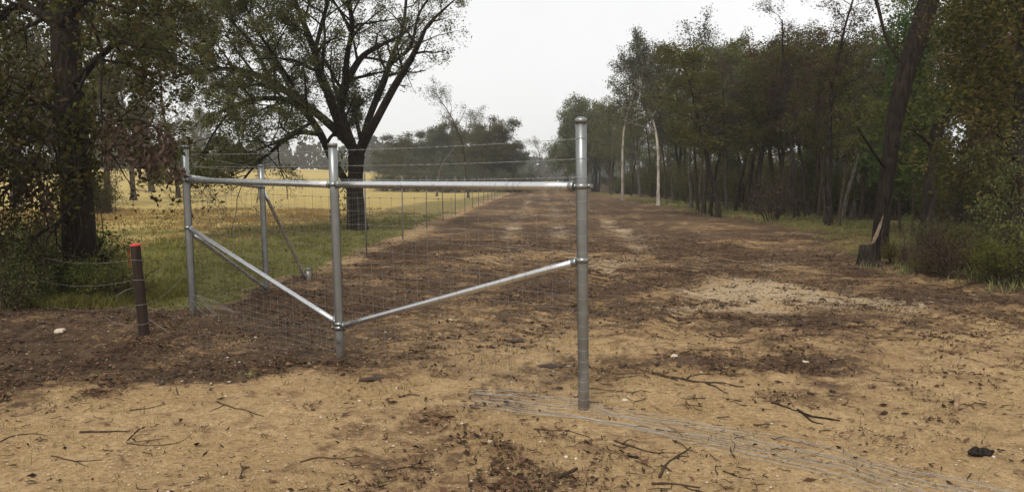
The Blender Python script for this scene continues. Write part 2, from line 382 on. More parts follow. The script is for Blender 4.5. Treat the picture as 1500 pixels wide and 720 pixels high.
# ------------------------------------------------------------------ the ground
def axis(a0, a1, d, lo, hi, g):
    mid = np.arange(a0, a1 + d / 2, d); up = [mid[-1]]; st = d
    while up[-1] < hi: st *= g; up.append(up[-1] + st)
    dn = [mid[0]]; st = d
    while dn[-1] > lo: st *= g; dn.append(dn[-1] - st)
    return np.concatenate([dn[1:][::-1], mid, up[1:]])
gxs = axis(-5.0, 5.2, .04, -520, 520, 1.045); gys = axis(3.6, 9.5, .04, -40, 620, 1.028)
GX, GY = np.meshgrid(gxs, gys); GZ = height(GX, GY)
def gauss(x, y, cx, cy, sx, sy): return np.exp(-(((x - cx) / sx) ** 2 + ((y - cy) / sy) ** 2))
def masks(x, y):
    pm, wm = pasture_mask(x, y), wood_mask(x, y)
    n1 = fbm(x * .5, y * .5, 91, 4); nwd = (fbm(x * .5, y * .5, 8, 3) - .5) * 2.6
    nL = fbm(x * .28, y * .28, 95, 3) - .5; nS = fbm(x * 1.6, y * 1.6, 97, 3) - .5
    edge = y + (n1 - .5) * 3.2 + nS * 1.2
    mud = .08 + .40 * sstep(5.9, 7.6, edge) + .17 * sstep(9, 14, edge) + .10 * sstep(16, 30, y)
    mud = mud + .42 * sstep(-1.0, -2.4, x + nS * 1.5) * sstep(6.1, 6.9, edge) * sstep(14, 11, y)
    mud = mud + .55 * gauss(x, y, 2.1, 7.3, 1.7, .6) + .42 * gauss(x, y, 6.4, 11.2, 2.8, 1.5) + .3 * gauss(x, y, 3.2, 9.4, 2.6, .8)
    mud = mud - .22 * gauss(x, y, .1, 7.9, 1.1, .7) - .25 * gauss(x, y, 1.4, 6.4, 1.2, .4) - .12 * gauss(x, y, 4.4, 7.6, 2, 1.2)
    mud = mud - .5 * gauss(x, y, 4.0, 12.3, 1.2, 1.5) - .12 * sstep(-.5, 1, x) * sstep(14, 9, y) + nL * .85 + nS * .55 * sstep(4.5, 7, y)
    mud = mud + .24 * gauss(x, y, 5.0, 7.6, 2.2, .5) + .12 * gauss(x, y, 1.2, 5.2, .7, .3) + .12 * gauss(x, y, 3.4, 6.2, 1.0, .3) + .1 * gauss(x, y, -.4, 4.9, .8, .25)
    u = x - fence_x(y)
    strip = np.exp(-((u + .05) / .4) ** 2) * sstep(14, 17, y)
    mud = mud - .45 * strip
    pale = 1.0 * gauss(x, y, 4.0, 12.3, 1.3, 1.6) + .62 * gauss(x, y, 5.3, 11.0, 1.3, .6) + .5 * gauss(x, y, 2.6, 10.6, 1.4, .5) + .45 * gauss(x, y, 5.6, 16.5, 1.6, 1.6) + .15 * gauss(x, y, 3.8, 20, .8, 3) + .35 * gauss(x, y, .6, 9.3, .9, .8)
    pale = pale * (.65 + .9 * fbm(x * .9, y * .9, 111, 3)) + .55 * gauss(x, y, 2.2, 16.5, .8, 2.0)
    pale = pale + .45 * strip * (.4 + fbm(x * 1.5, y * 1.5, 117, 3)) + .22 * tracks(x, y, .3) * sstep(9, 13, y)
    rutw = 0
    for c, ph in ((3.2, 0), (4.9, 1.3), (6.9, 2.2)):
        rutw = rutw + np.exp(-((u - c - .15 * np.sin(y * .13 + ph) - .12 * np.sin(y * .7 + ph)) / .5) ** 2)
    pale = pale + rutw * .62 * sstep(14, 26, y) * (.1 + 1.1 * vnoise(x * .9, y * .3, 25) * vnoise(x * .4, y * .9, 27) * 1.6) + .25 * sstep(1, 5, x) * sstep(15, 24, y) * vnoise(x * .5, y * .2, 15)
    wet = .45 * gauss(x, y, 4.2, 13.2, 1.2, 1.2) + rutw * .30 * sstep(13, 18, y) * sstep(.35, .75, vnoise(x * .8, y * .4, 35)) + .2 * sstep(12, 18, y)
    green = pm * (.62 + .25 * sstep(40, 15, y)) + .55 * sstep(-1.8, .2, x - wood_x(y) + nwd) * sstep(15, 20, y) * sstep(7, 2.5, x - wood_x(y)) + .16 * gauss(x, y, 4.5, 6.8, 1.6, 1.3)
    green = green + .36 * gauss(x, y, -2.6, 12.0, .8, .6) + .3 * gauss(x, y, -1.7, 17, .8, 2.5) + .2 * gauss(x, y, 5.5, 9, 3, 1.5)
    green = green + .5 * gauss(x, y, -2.3, 7.0, .35, .2)
    dist = fence_x(y) - x
    dry = pm * (sstep(2, 8, dist) * sstep(13, 27, y + (n1 - .5) * 10) * 1.05) * (1 - .55 * gauss(x, y, -11, 27, 8, 5)) * (1 - .3 * sstep(15, 10, y))
    dry = np.maximum(dry, pm * sstep(50, 90, y) * sstep(.5, 4, dist))
    dry = np.maximum(dry, sstep(150, 190, y) * (1 - wm))
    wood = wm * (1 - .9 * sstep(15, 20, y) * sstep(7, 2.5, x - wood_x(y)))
    cl = lambda a: np.clip(a, 0, 1)
    return cl(mud * (1 - pm)), cl(wet * (1 - pm) * (1 - wm)), cl(pale * (1 - wm)), cl(green), cl(dry), cl(wood), pm, wm
mud, wet, pale, green, dry, wood, pm, wm = masks(GX, GY)
ny, nx = GX.shape
V = np.stack([GX, GY, GZ], -1).reshape(-1, 3)
idx = np.arange(ny * nx).reshape(ny, nx)
Q = np.stack([idx[:-1, :-1], idx[:-1, 1:], idx[1:, 1:], idx[1:, :-1]], -1).reshape(-1, 4)
fpm, fwm = pm.ravel()[Q].mean(1), wm.ravel()[Q].mean(1)
reg = np.where(fpm > .5, 1, np.where(fwm > .5, 2, 0))
RUT = np.clip(tracks(GX, GY, .2) + .8 * sstep(12, 18, GY) * np.exp(-(((GX - fence_x(GY) - 4.9) / .3) ** 2)) + .8 * sstep(12, 18, GY) * np.exp(-(((GX - fence_x(GY) - 3.2) / .3) ** 2)), 0, 1) * (1 - pm) * (1 - wm)
A1 = np.stack([mud, wet, pale, RUT], -1).reshape(-1, 4).astype(np.float32)
A2 = np.stack([green, dry, wood, np.ones_like(mud)], -1).reshape(-1, 4).astype(np.float32)
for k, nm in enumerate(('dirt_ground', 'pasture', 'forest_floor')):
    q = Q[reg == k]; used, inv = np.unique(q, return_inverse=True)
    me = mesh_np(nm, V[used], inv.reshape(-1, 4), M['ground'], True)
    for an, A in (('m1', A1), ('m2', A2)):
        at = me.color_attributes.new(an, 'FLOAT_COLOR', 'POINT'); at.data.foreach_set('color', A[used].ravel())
    tag(link(nm, me), kind='structure')

# ------------------------------------------------------------------ trees
class Tree:
    def __init__(s, seed): s.mb = MB(); s.an = []; s.rs = np.random.default_rng(seed)
    def tube(s, pts, rad):
        r = float(np.max(rad)); s.mb.tube(pts, rad, 12 if r > .12 else 7 if r > .04 else 5 if r > .015 else 3, cap=False)
    def grow(s, p, d, L, r, lev, K):
        rs = s.rs; n = max(3, int(L / K['seg'][lev])); pts = [p]; d = norm(d)
        for i in range(n):
            d = norm(d + rs.normal(size=3) * K['wob'][lev] + np.array([0, 0, K['up'][lev]])); p = p + d * L / n; pts.append(p)
        pts = np.array(pts); rad = np.linspace(1, K['tap'][lev], n + 1) * r
        if lev == 0: rad = rad * (1 + .7 * np.exp(-np.linspace(0, L, n + 1) / .25))
        s.tube(pts, rad); s.branch(pts, rad, L, lev, K)
    def branch(s, pts, rad, L, lev, K):
        rs = s.rs; n = len(pts) - 1
        if lev >= K['max']:
            m = K.get('an', 4)
            t = np.linspace(.25, 1, m) * n; i = np.minimum(t.astype(int), n - 1); fr = (t - i)[:, None]
            s.an.append(pts[i] * (1 - fr) + pts[i + 1] * fr); return
        nb = int(K['nb'][lev] * rs.uniform(.8, 1.2) + .5); t0 = K['t0'][lev]; az = rs.uniform(0, 6.28)
        for k in range(nb):
            t = t0 + (1 - t0) * (k + rs.uniform(.2, .9)) / nb; x = min(t, .999) * n; i = int(x); fr = x - i
            p = pts[i] * (1 - fr) + pts[i + 1] * fr; ax = norm(pts[i + 1] - pts[i]); r = rad[i] * (1 - fr) + rad[i + 1] * fr
            az += 2.4 + rs.normal() * .5
            a = norm(np.cross(ax, [.3, .9, .2])); b = np.cross(ax, a); an = math.radians(K['ang'][lev] + rs.normal() * 12)
            d = ax * math.cos(an) + (a * math.cos(az) + b * math.sin(az)) * math.sin(an)
            shape = K['shape'](t) if lev == 0 else (1.1 - .55 * t)
            l = L * K['rat'][lev] * shape * rs.uniform(.7, 1.25)
            if lev == 0 and 'blen' in K: l = K['blen'] * shape * rs.uniform(.65, 1.3)
            s.grow(p, d, max(l, .15), min(max(r * K['rr'][lev], .006), r * .9), lev + 1, K)
    def wood_mesh(s, name, mat): return s.mb.mesh(name, mat)
    def leaves(s, per, sig, length, ratio=.5, droop=.3, keep=None):
        a = np.vstack(s.an)
        if keep is not None: a = a[keep(a)]
        c = np.repeat(a, per, 0); c = c + s.rs.normal(size=c.shape) * sig
        return leaf_quads(c, length, ratio, droop, s.rs)

def K_(**k):
    d = dict(max=3, seg=(.6, .4, .3, .25), wob=(.06, .16, .2, .25), up=(.04, .05, .02, 0), tap=(.25, .3, .4, .5), nb=(16, 7, 5), t0=(.35, .2, .15),
             ang=(55, 50, 45), rat=(.3, .5, .5), rr=(.5, .55, .6), shape=lambda t: 1.1 - .7 * t, an=4)
    d.update(k); return d
PROT = {}
def proto(key, seed, hgt, r, K, bark, leaf, per, sig, ll, ratio=.5, lean=(0, 0)):
    T = Tree(seed); T.grow(np.array([0, 0, -.15]), np.array([lean[0], lean[1], 1.]), hgt, r, 0, K)
    tm = T.wood_mesh(key + '_wood', M[bark]); v, f = T.leaves(per, sig, ll, ratio)
    PROT[key] = (tm, mesh_np(key + '_leaves', v, f, M[leaf]), hgt, len(f))
slim = lambda t: .55 + 1.6 * (t - .3) * (1.25 - t)
PK = dict(an=4)
proto('slim_a', 1, 11, .11, K_(wob=(.04, .16, .2, .25), nb=(20, 6, 4), blen=2.4, t0=(.40, .2, .15), shape=slim), 'bark_brown', 'leaf_green', 4, .16, .15)
proto('slim_b', 2, 12, .12, K_(wob=(.045, .16, .2, .25), nb=(22, 6, 4), blen=2.2, t0=(.38, .2, .15), shape=slim), 'bark_dark', 'leaf_brown', 4, .17, .15)
proto('slim_c', 3, 10, .11, K_(nb=(18, 6, 4), blen=2.1, t0=(.32, .2, .15), shape=slim, wob=(.05, .18, .2, .25)), 'bark_grey', 'leaf_grey', 4, .16, .14)
proto('slim_d', 4, 11, .12, K_(nb=(20, 6, 4), blen=2.4, t0=(.38, .2, .15), shape=slim, wob=(.045, .16, .2, .25)), 'bark_brown', 'leaf_oak', 4, .17, .15)
proto('broad_a', 5, 9, .24, K_(nb=(16, 7, 5), blen=4.6, t0=(.22, .2, .15), ang=(62, 50, 45), shape=lambda t: 1.15 - .75 * t), 'bark_dark', 'leaf_oak', 7, .25, .22)
proto('broad_b', 6, 10, .24, K_(nb=(18, 7, 5), blen=4.2, t0=(.18, .2, .15), ang=(60, 50, 45), shape=lambda t: 1.1 - .65 * t), 'bark_brown', 'leaf_grey', 7, .25, .22)
proto('sparse_a', 7, 12, .12, K_(nb=(14, 7, 5), blen=2.3, t0=(.5, .2, .15), ang=(38, 42, 45), shape=lambda t: 1.1 - .3 * t, wob=(.08, .18, .22, .25)), 'bark_grey', 'leaf_grey', 1, .12, .13)
proto('white_a', 8, 12, .13, K_(nb=(14, 6, 5), blen=2.9, t0=(.5, .2, .15), ang=(42, 45, 45), shape=lambda t: 1.2 - .4 * t, wob=(.07, .18, .22, .25)), 'bark_white', 'leaf_grey', 5, .18, .15)
proto('dead_a', 9, 10.5, .12, K_(nb=(15, 6, 5), blen=2.2, t0=(.38, .2, .15), ang=(50, 50, 45), shape=lambda t: 1.1 - .4 * t, wob=(.09, .2, .25, .3)), 'bark_dark', 'leaf_dead', 3, .10, .09, .45)
proto('sapling_a', 12, 4.2, .04, K_(nb=(16, 6, 3), blen=1.3, t0=(.12, .1, .1), ang=(52, 50, 45), seg=(.3, .2, .15, .12), shape=lambda t: 1.1 - .6 * t), 'bark_brown', 'leaf_green', 4, .12, .11)
proto('sapling_b', 13, 3.4, .035, K_(nb=(14, 6, 3), blen=1.2, t0=(.1, .1, .1), ang=(55, 50, 45), seg=(.3, .2, .15, .12), shape=lambda t: 1.1 - .5 * t), 'bark_brown', 'leaf_brown', 4, .12, .10)
proto('sapling_y', 14, 3.8, .035, K_(nb=(12, 5, 3), blen=1.2, t0=(.2, .1, .1), ang=(60, 50, 45), seg=(.3, .2, .15, .12), shape=lambda t: 1.1 - .5 * t), 'bark_brown', 'leaf_yellow', 2, .10, .10)
def shrub_proto(key, seed, h, leaf, n, per, ll, bark='bark_brown', spread=.6, sig=.09):
    T = Tree(seed); rs = T.rs; K = K_(max=2, nb=(7, 4), seg=(.15, .12, .1), wob=(.18, .22, .25), up=(.03, 0, -.02), tap=(.4, .4, .5), t0=(.2, .2), ang=(45, 45), rat=(.4, .5), rr=(.6, .6), shape=lambda t: 1.1 - .4 * t, an=3)
    for k in range(n):
        a = rs.uniform(0, 6.28); q = rs.uniform(.1, spread)
        T.grow(np.array([math.cos(a) * .18, math.sin(a) * .18, -.08]), np.array([math.cos(a) * q, math.sin(a) * q, 1]), h * rs.uniform(.6, 1.05), .012 + .006 * h, 0, K)
    tm = T.wood_mesh(key + '_wood', M[bark]); v, f = T.leaves(per, sig, ll, .5)
    PROT[key] = (tm, mesh_np(key + '_leaves', v, f, M[leaf]), h, len(f))
shrub_proto('shrub_a', 21, 1.7, 'leaf_green', 11, 4, .075)
shrub_proto('shrub_b', 22, 1.3, 'leaf_brown', 10, 3, .07)
shrub_proto('shrub_twig', 23, 1.5, 'leaf_dead', 12, 1, .06, spread=.9)
shrub_proto('shrub_big', 24, 2.8, 'leaf_oak', 14, 6, .11, spread=.5, sig=.15)

def plant(key, x, y, rz=None, s=1.0, sz=None, name='forest_tree', label='', cat='tree', group=None, z=None, tilt=(0, 0), leaf=None, bark=None):
    tm, cm, h, _ = PROT[key]
    e = empty(name, (x, y, gz(x, y) if z is None else z)); e.rotation_euler = (tilt[0], tilt[1], rnd(0, 6.28) if rz is None else rz)
    e.scale = (s, s, sz or s)
    t = link('trunk' if cat == 'tree' else 'stems', tm, e); c = link('crown' if cat == 'tree' else 'foliage', cm, e)
    if leaf: c.material_slots[0].link = 'OBJECT'; c.material_slots[0].material = M[leaf]
    if bark: t.material_slots[0].link = 'OBJECT'; t.material_slots[0].material = M[bark]
    tag(e, label, cat, group); return e

# ---- the big spreading tree beside the fence (main limbs follow the photograph, each at its own depth)
OY = 28.0
def limb_px(rows):
    """rows: (px, py, depth offset m, width px) -> points, radii"""
    a = spline(rows, 5); pts = np.array([P(r[0], r[1], OY + r[2]) for r in a]); rad = a[:, 3] / 2 * (OY + a[:, 2]) / F
    return pts, rad
oak = empty('spreading_tree', (P(524, 337, OY)[0], OY, gz(P(524, 337, OY)[0], OY)))
tag(oak, 'large dark spreading tree with forked trunk in the pasture behind the pipe fence', 'tree')
KO = K_(max=3, seg=(.6, .35, .25, .2), wob=(.08, .15, .2, .25), up=(.0, .03, -.01, -.03), nb=(9, 6, 5), t0=(.3, .15, .15), ang=(48, 45, 45), rat=(.3, .5, .5),
        rr=(.5, .5, .55), blen=2.2, shape=lambda t: 1.15 - .5 * t, an=7)
T = Tree(101)
limbs = [
    (0, 1, [(524, 345, 0, 37), (523, 325, 0, 30), (520, 285, 0, 25), (521, 250, 0, 22), (522, 228, 0, 25)]),
    (7, .5, [(523, 234, 0, 18), (531, 212, -.2, 15), (550, 178, -.6, 12), (576, 130, -1.0, 11), (600, 90, -1.4, 9), (615, 61, -1.7, 7), (626, 38, -1.9, 5), (648, 16, -2, 3.5), (668, -2, -2.2, 2)]),
    (12, 1, [(528, 220, .3, 12), (541, 172, .8, 10), (562, 120, 1.4, 10), (571, 92, 1.8, 8), (590, 40, 2.2, 5), (596, -10, 2.4, 4), (604, -60, 2.6, 3)]),
    (6, .7, [(571, 95, 1.4, 6), (590, 80, 1.0, 5), (603, 66, .6, 4.5), (614, 20, .3, 3.5), (640, -18, .2, 2.5)]),
    (9, 1, [(519, 225, 0, 17), (506, 188, .2, 14), (499, 160, .4, 12), (505, 128, .5, 12), (528, 86, .6, 9), (555, 68, .7, 6), (592, 50, .8, 3)]),
    (13, 1.1, [(503, 140, .4, 11), (509, 80, -.3, 8), (516, 40, -.8, 7), (512, 0, -1.2, 6), (516, -60, -1.5, 4)]),
    (14, 1.1, [(515, 215, 0, 16), (497, 182, -.6, 13), (482, 140, -1.4, 13), (470, 108, -2.0, 11), (457, 64, -2.6, 9), (436, 12, -3.2, 7), (416, -50, -3.6, 5)]),
    (10, 1, [(461, 76, -2.4, 7), (470, 40, -2.0, 6), (482, -5, -1.8, 5), (490, -60, -1.6, 3)]),
    (18, 1.2, [(508, 206, 0, 14), (476, 176, 1.0, 12), (440, 148, 2.2, 11), (396, 119, 3.2, 9), (360, 105, 4.0, 8), (320, 101, 4.6, 6), (262, 110, 5.2, 4)]),
    (16, 1.2, [(518, 285, 0, 13), (502, 258, .2, 11), (486, 232, .4, 11), (467, 192, .2, 11), (440, 157, -.6, 10), (415, 146, -1.2, 8), (378, 145, -2, 7), (342, 155, -2.8, 5), (305, 172, -3.4, 3)]),
    (14, 1, [(466, 196, .2, 8), (440, 194, -.6, 7), (419, 202, -1.2, 6.5), (400, 220, -1.6, 5), (376, 240, -2, 4), (352, 268, -2.4, 2.5)]),
    (14, 1.1, [(396, 119, 3.2, 6), (372, 70, 2.6, 5), (338, 30, 2.0, 4), (300, -10, 1.5, 3)]),
    (12, 1.1, [(430, 125, -1.6, 6), (400, 80, -2.6, 5), (372, 36, -3.4, 4), (352, -10, -4, 3)]),
    (12, 1, [(342, 155, -2.8, 4), (310, 200, -3.2, 3.2), (292, 240, -3.4, 2.4), (282, 268, -3.5, 1.6)]),
    (12, 1, [(320, 101, 4.6, 5), (280, 70, 4.4, 4), (240, 50, 4.0, 3), (205, 40, 3.6, 2)]),
    (4, .5, [(529, 205, .1, 7), (523, 180, .5, 6), (517, 160, 1, 5), (530, 150, 1.5, 3)]),
]
for nb, bl, rows in limbs:
    pts, rad = limb_px(rows); T.tube(pts, rad)
    if nb:
        K = dict(KO); K['nb'] = (nb, 6, 5); K['blen'] = 2.3 * bl
        L = float(np.linalg.norm(np.diff(pts, axis=0), axis=1).sum()); T.branch(pts, rad, L, 0, K)
o3 = np.array(oak.location)
for k in range(len(T.mb.v)): T.mb.v[k] = T.mb.v[k] - o3
link('trunk', T.wood_mesh('spreading_trunk', M['bark_black']), oak)
def oak_keep(a):
    px = 750 + a[:, 0] / a[:, 1] * F; py = 264 - (a[:, 2] - H) / a[:, 1] * F
    k = np.ones(len(a))
    k = np.where(px > 420, .75, k); k = np.where(px > 530, .24, k); k = np.where(px > 600, .12, k)                # thin towards the lane side
    k = np.where((px > 440) & (py > 205), .25, k)
    k = np.where((px > 555) & (py > 100), .1, k)
    k = np.where((py > 268) & (px < 440), .04, k)
    k = k * np.where(a[:, 1] < OY - .8, .55, 1.0)
    cl_ = sstep(.36, .56, (fbm(a[:, 0] * .9 + 40, a[:, 2] * .9, 401, 2) + fbm(a[:, 1] * .9 + 9, a[:, 2] * .9, 405, 2)) / 2)
    return T.rs.uniform(size=len(a)) < k * (.45 + .75 * cl_)
v, f = T.leaves(11, .095, .085, .42, .3, oak_keep)
link('crown', mesh_np('spreading_leaves', v - o3, f, M['leaf_oak']), oak)
print('oak leaves', len(f))

# ivy hanging round the trunk foot of the spreading tree
T2 = Tree(102); c = []
for k in range(260):
    y_ = rnd(0, 1); c.append(P(496 + rnd(-12, 12), 335 - 115 * y_, OY + rnd(-.55, .1)))
v, f = leaf_quads(np.array(c), .13, .6, .4)
link('vine', mesh_np('vine', v - o3, f, M['leaf_green']), oak)

# ---- left foreground tree with vines
LY = 12.0
b0 = P(118, 440, LY)
lt = empty('vine_covered_tree', (b0[0], LY, gz(b0[0], LY))); l3 = np.array(lt.location)
tag(lt, 'dark vine-covered tree at the left edge beside the red-topped wooden post', 'tree')
T = Tree(111)
KL = K_(max=2, seg=(.4, .25, .18), wob=(.1, .2, .25), up=(0, .0, -.05), nb=(9, 6), t0=(.15, .15), ang=(55, 50), rat=(.3, .5), rr=(.5, .5), blen=1.3, shape=lambda t: 1.15 - .5 * t, an=5)
def lpx(rows):
    a = spline(rows, 5); return np.array([P(r[0], r[1], LY + r[2]) for r in a]), a[:, 3] / 2 * (LY + a[:, 2]) / F
LL = [
    (5, .5, [(122, 455, 0, 66), (120, 430, 0, 54), (118, 395, 0, 47), (115, 330, 0, 45), (108, 220, .1, 42), (100, 120, .2, 40), (95, 40, .3, 38), (92, -40, .4, 34), (90, -140, .5, 26)]),
    (10, 1.0, [(106, 130, .2, 14), (130, 100, -.3, 11), (150, 80, -.8, 9), (172, 62, -1.2, 8), (192, 66, -1.6, 5), (215, 70, -2, 3)]),
    (12, 1.0, [(100, 60, .2, 16), (60, 20, .4, 12), (20, 10, .6, 10), (-20, 40, .8, 7)]),
    (10, 1.0, [(98, 30, .2, 14), (140, -20, .0, 11), (190, -60, -.3, 8), (230, -70, -.6, 5)]),
    (10, 1.0, [(112, 250, .1, 9), (140, 200, -.6, 7), (165, 180, -1.2, 5), (200, 175, -1.8, 3.5), (245, 195, -2.3, 2.2)]),
    (12, 1.0, [(106, 180, .1, 10), (60, 150, -.8, 8), (20, 145, -1.4, 6), (-20, 160, -1.9, 4)]),
    (10, .9, [(110, 260, .1, 8), (70, 250, -.8, 6), (30, 260, -1.4, 5), (-10, 300, -1.8, 3)]),
    (9, .9, [(112, 310, .1, 8), (80, 330, -.6, 6), (50, 350, -1.0, 4), (20, 400, -1.3, 3)]),
    (9, 1.0, [(97, 50, .4, 10), (120, -5, .9, 8), (150, -30, 1.4, 6), (190, -45, 2.0, 4)]),
    (8, 1.0, [(150, 80, -.8, 5), (148, 130, -1.2, 3.5), (150, 190, -1.5, 2.5), (150, 240, -1.6, 1.5)]),
    (0, 1.0, [(125, 420, -.1, 26), (150, 432, -.4, 17), (165, 445, -.7, 9), (178, 456, -1, 4)]),
    (0, 1.0, [(112, 420, .2, 22), (95, 440, -.3, 12), (80, 455, -.6, 6)]),
]
for nb, bl, rows in LL:
    pts, rad = lpx(rows); T.tube(pts, rad)
    if nb:
        K = dict(KL); K['nb'] = (nb, 6); K['blen'] = 1.35 * bl; L = float(np.linalg.norm(np.diff(pts, axis=0), axis=1).sum()); T.branch(pts, rad, L, 0, K)
for k in range(len(T.mb.v)): T.mb.v[k] = T.mb.v[k] - l3
link('trunk', T.wood_mesh('vine_tree_trunk', M['bark_black']), lt)
def left_keep(a):
    px = 750 + a[:, 0] / a[:, 1] * F; py = 264 - (a[:, 2] - H) / a[:, 1] * F + 4; k = np.full(len(a), .8)
    k = np.where((px > 68) & (px < 150) & (a[:, 1] < LY + .25), .10, k)           # the trunk stays bare
    k = np.where((px > 130) & (py > 225), .05, k); k = np.where((px > 215) & (py > 120), .25, k); k = np.where((px < 75) & (py > 300), .35, k)
    return T.rs.uniform(size=len(a)) < k
v, f = T.leaves(8, .16, .085, .5, .4, left_keep); link('crown', mesh_np('vine_tree_leaves', v - l3, f, M['leaf_left']), lt)
print('left leaves', len(f))
c = []
for k in range(2600):                                   # ivy up the trunk
    t = rnd(0, 1) ** .8; a = rnd(0, 6.28); py = 440 - 460 * t; px = 120 - 26 * t; r = (.30 - .10 * t) * (1 + rnd(-.1, .5))
    p = P(px, py, LY); c.append(p + np.array([math.cos(a) * r, math.sin(a) * r, rnd(-.1, .1)]))
c = np.array(c); c = c[vnoise(c[:, 0] * 3 + 50, c[:, 2] * 1.6 + 9, 4) > .60]
v, f = leaf_quads(c, .09, .7, .5); link('vine', mesh_np('ivy', v - l3, f, M['leaf_green']), lt)
# clumps of withered leaves hanging in it
c = []
for (px, py, dy, sx, sy, n) in ((40, 275, -1.2, 22, 30, 210), (70, 295, -1.0, 14, 26, 150), (190, 215, -1.6, 22, 22, 260), (218, 235, -1.9, 22, 18, 240), (245, 215, -2.1, 14, 20, 160), (160, 205, -1.4, 12, 30, 130),
                                (258, 255, -2.2, 10, 14, 70), (205, 190, -1.8, 30, 12, 120), (60, 190, -1, 26, 26, 120), (20, 200, -1.2, 18, 30, 90), (60, 110, -.6, 24, 24, 80), (50, 240, -1.1, 20, 16, 90)):
    for k in range(int(n * .65)):
        c.append(P(px + RNG.normal() * sx * .6, py + RNG.normal() * sy * .6, LY + dy + RNG.normal() * .2))
v, f = leaf_quads(np.array(c), .105, .42, 1.2); link('withered_leaves', mesh_np('withered', v - l3, f, M['leaf_dead']), lt)

# hanging bare vine stems
mb = MB()
for k in range(26):
    px = rnd(10, 170); y0 = rnd(20, 260); ln = rnd(90, 220); d = rnd(-1.4, -.2)
    a = spline([(px, y0, d, 2), (px + rnd(-14, 14), y0 + ln * .4, d + rnd(-.2, .2), 1.5), (px + rnd(-16, 16), y0 + ln * .75, d, 1.5), (px + rnd(-24, 24), y0 + ln, d, 1)], 4)
    mb.tube(np.array([P(r[0], r[1], LY + r[2]) for r in a]) - l3, rnd(.004, .009), 4, False)
link('vine_stems', mb.mesh('vine_stems', M['bark_brown']), lt)

# ---- other pasture trees on the left
def base(px, py): g = onground(px, py); return float(g[0]), float(g[1])
x, y = base(158, 312)
plant('slim_d', x, y, 1.0, 1.5, 1.25, 'pasture_tree', 'bushy pasture tree with shrubby foot behind the vine-covered tree', z=gz(x, y))
plant('shrub_big', x + .3, y - 1.2, 2.0, .8, .75, 'shrub', 'dark rounded shrub at the foot of the pasture tree', 'shrub')
x, y = base(223, 281)
plant('broad_b', x, y, 2.0, 1.25, 1.35, 'pasture_tree', 'distant pasture tree with short visible trunk left of the corner post', leaf='leaf_oak')
x, y = base(30, 300)
plant('broad_b', x, y, 4.0, .9, 1.1, 'pasture_tree', 'dense pasture tree at the far left edge behind the brush', leaf='leaf_oak')
for k, (px, d, s) in enumerate(((300, 190, 1.2), (60, 120, 1.4), (130, 150, 1.4))):
    X = (px - 750) / F * d
    plant('broad_a' if k % 2 else 'broad_b', X, d, None, s, s * 1.15, 'pasture_tree', 'leafy tree standing far out in the pasture, seen through the left branches', group='trees far out in the left pasture', leaf='leaf_oak')

for k, (px, d, s_, lb) in enumerate(((120, 56, 1.7, 'tall pasture tree whose crown fills the gap right of the vine-covered trunk'), (196, 66, 1.9, 'tall olive pasture tree between the two visible pasture trunks'), (262, 74, 1.8, 'tall pasture tree standing directly behind the corner post'), (22, 50, 1.6, 'tall pasture tree behind the brush at the left edge'))):
    plant('slim_d' if k % 2 else 'slim_a', (px - 750) / F * d, d, None, s_, 1.25, 'pasture_tree', lb, leaf='leaf_oak')
# ---- the cluster beyond the end of the pasture
def tree_px(key, px, d, top, width=None, **kw):
    X = (px - 750) / F * d; z = gz(X, d); h = H + (264 - top) / F * d - z; s = h / PROT[key][2] / 1.04
    return plant(key, X, d, kw.pop('rz', None), (width or s), s, z=z, **kw)
tree_px('sparse_a', 686, 77, 118, .95, name='thin_crowned_tree', label='tall thin-crowned tree rising above the cluster beside the fence', bark='bark_brown', rz=.4)
tree_px('sparse_a', 640, 84, 146, 1.0, name='thin_crowned_tree', label='leaning sparse tree just left of the tallest thin-crowned tree', rz=2.4, tilt=(0, -.16))
cl = [('broad_a', 600, 130, 205, 1.3), ('broad_b', 632, 125, 188, 1.3), ('broad_a', 662, 128, 190, 1.2), ('broad_b', 700, 122, 196, 1.3), ('broad_a', 722, 118, 184, 1.15), ('broad_b', 748, 122, 208, 1.0), ('broad_a', 575, 140, 222, 1.1), ('broad_b', 650, 132, 200, 1.3), ('broad_a', 690, 135, 192, 1.3)]
for k, (key, px, d, top, wd) in enumerate(cl):
    tree_px(key, px, d, top, wd, name='cluster_tree', label=['second rounded dark tree from the left in the far cluster', 'rounded tree under the leaning sparse tree in the far cluster', 'rounded tree between the two thin-crowned trees in the far cluster', 'rounded tree just right of the tallest thin-crowned tree', 'tallest rounded tree on the right side of the far cluster', 'rightmost rounded tree of the far cluster, nearest the lane', 'leftmost and lowest rounded tree of the far cluster', 'rounded tree at the back middle of the far cluster', 'rounded tree right behind the tallest thin-crowned tree'][k], group='tree cluster at the far end of the fence')
for k in range(14):
    px = 565 + k * 15; d = rnd(108, 122); X = (px - 750) / F * d
    plant('shrub_big', X, d, None, rnd(1.2, 1.7), rnd(.9, 1.4), 'shrub', 'low dark shrub under the far tree cluster', 'shrub', 'shrubs under the far tree cluster', leaf='leaf_grey')
tree_px('sparse_a', 790, 170, 200, 1.2, name='pale_far_tree', label='pale sparse tree standing at the far end of the lane', leaf='leaf_yellow', rz=1)

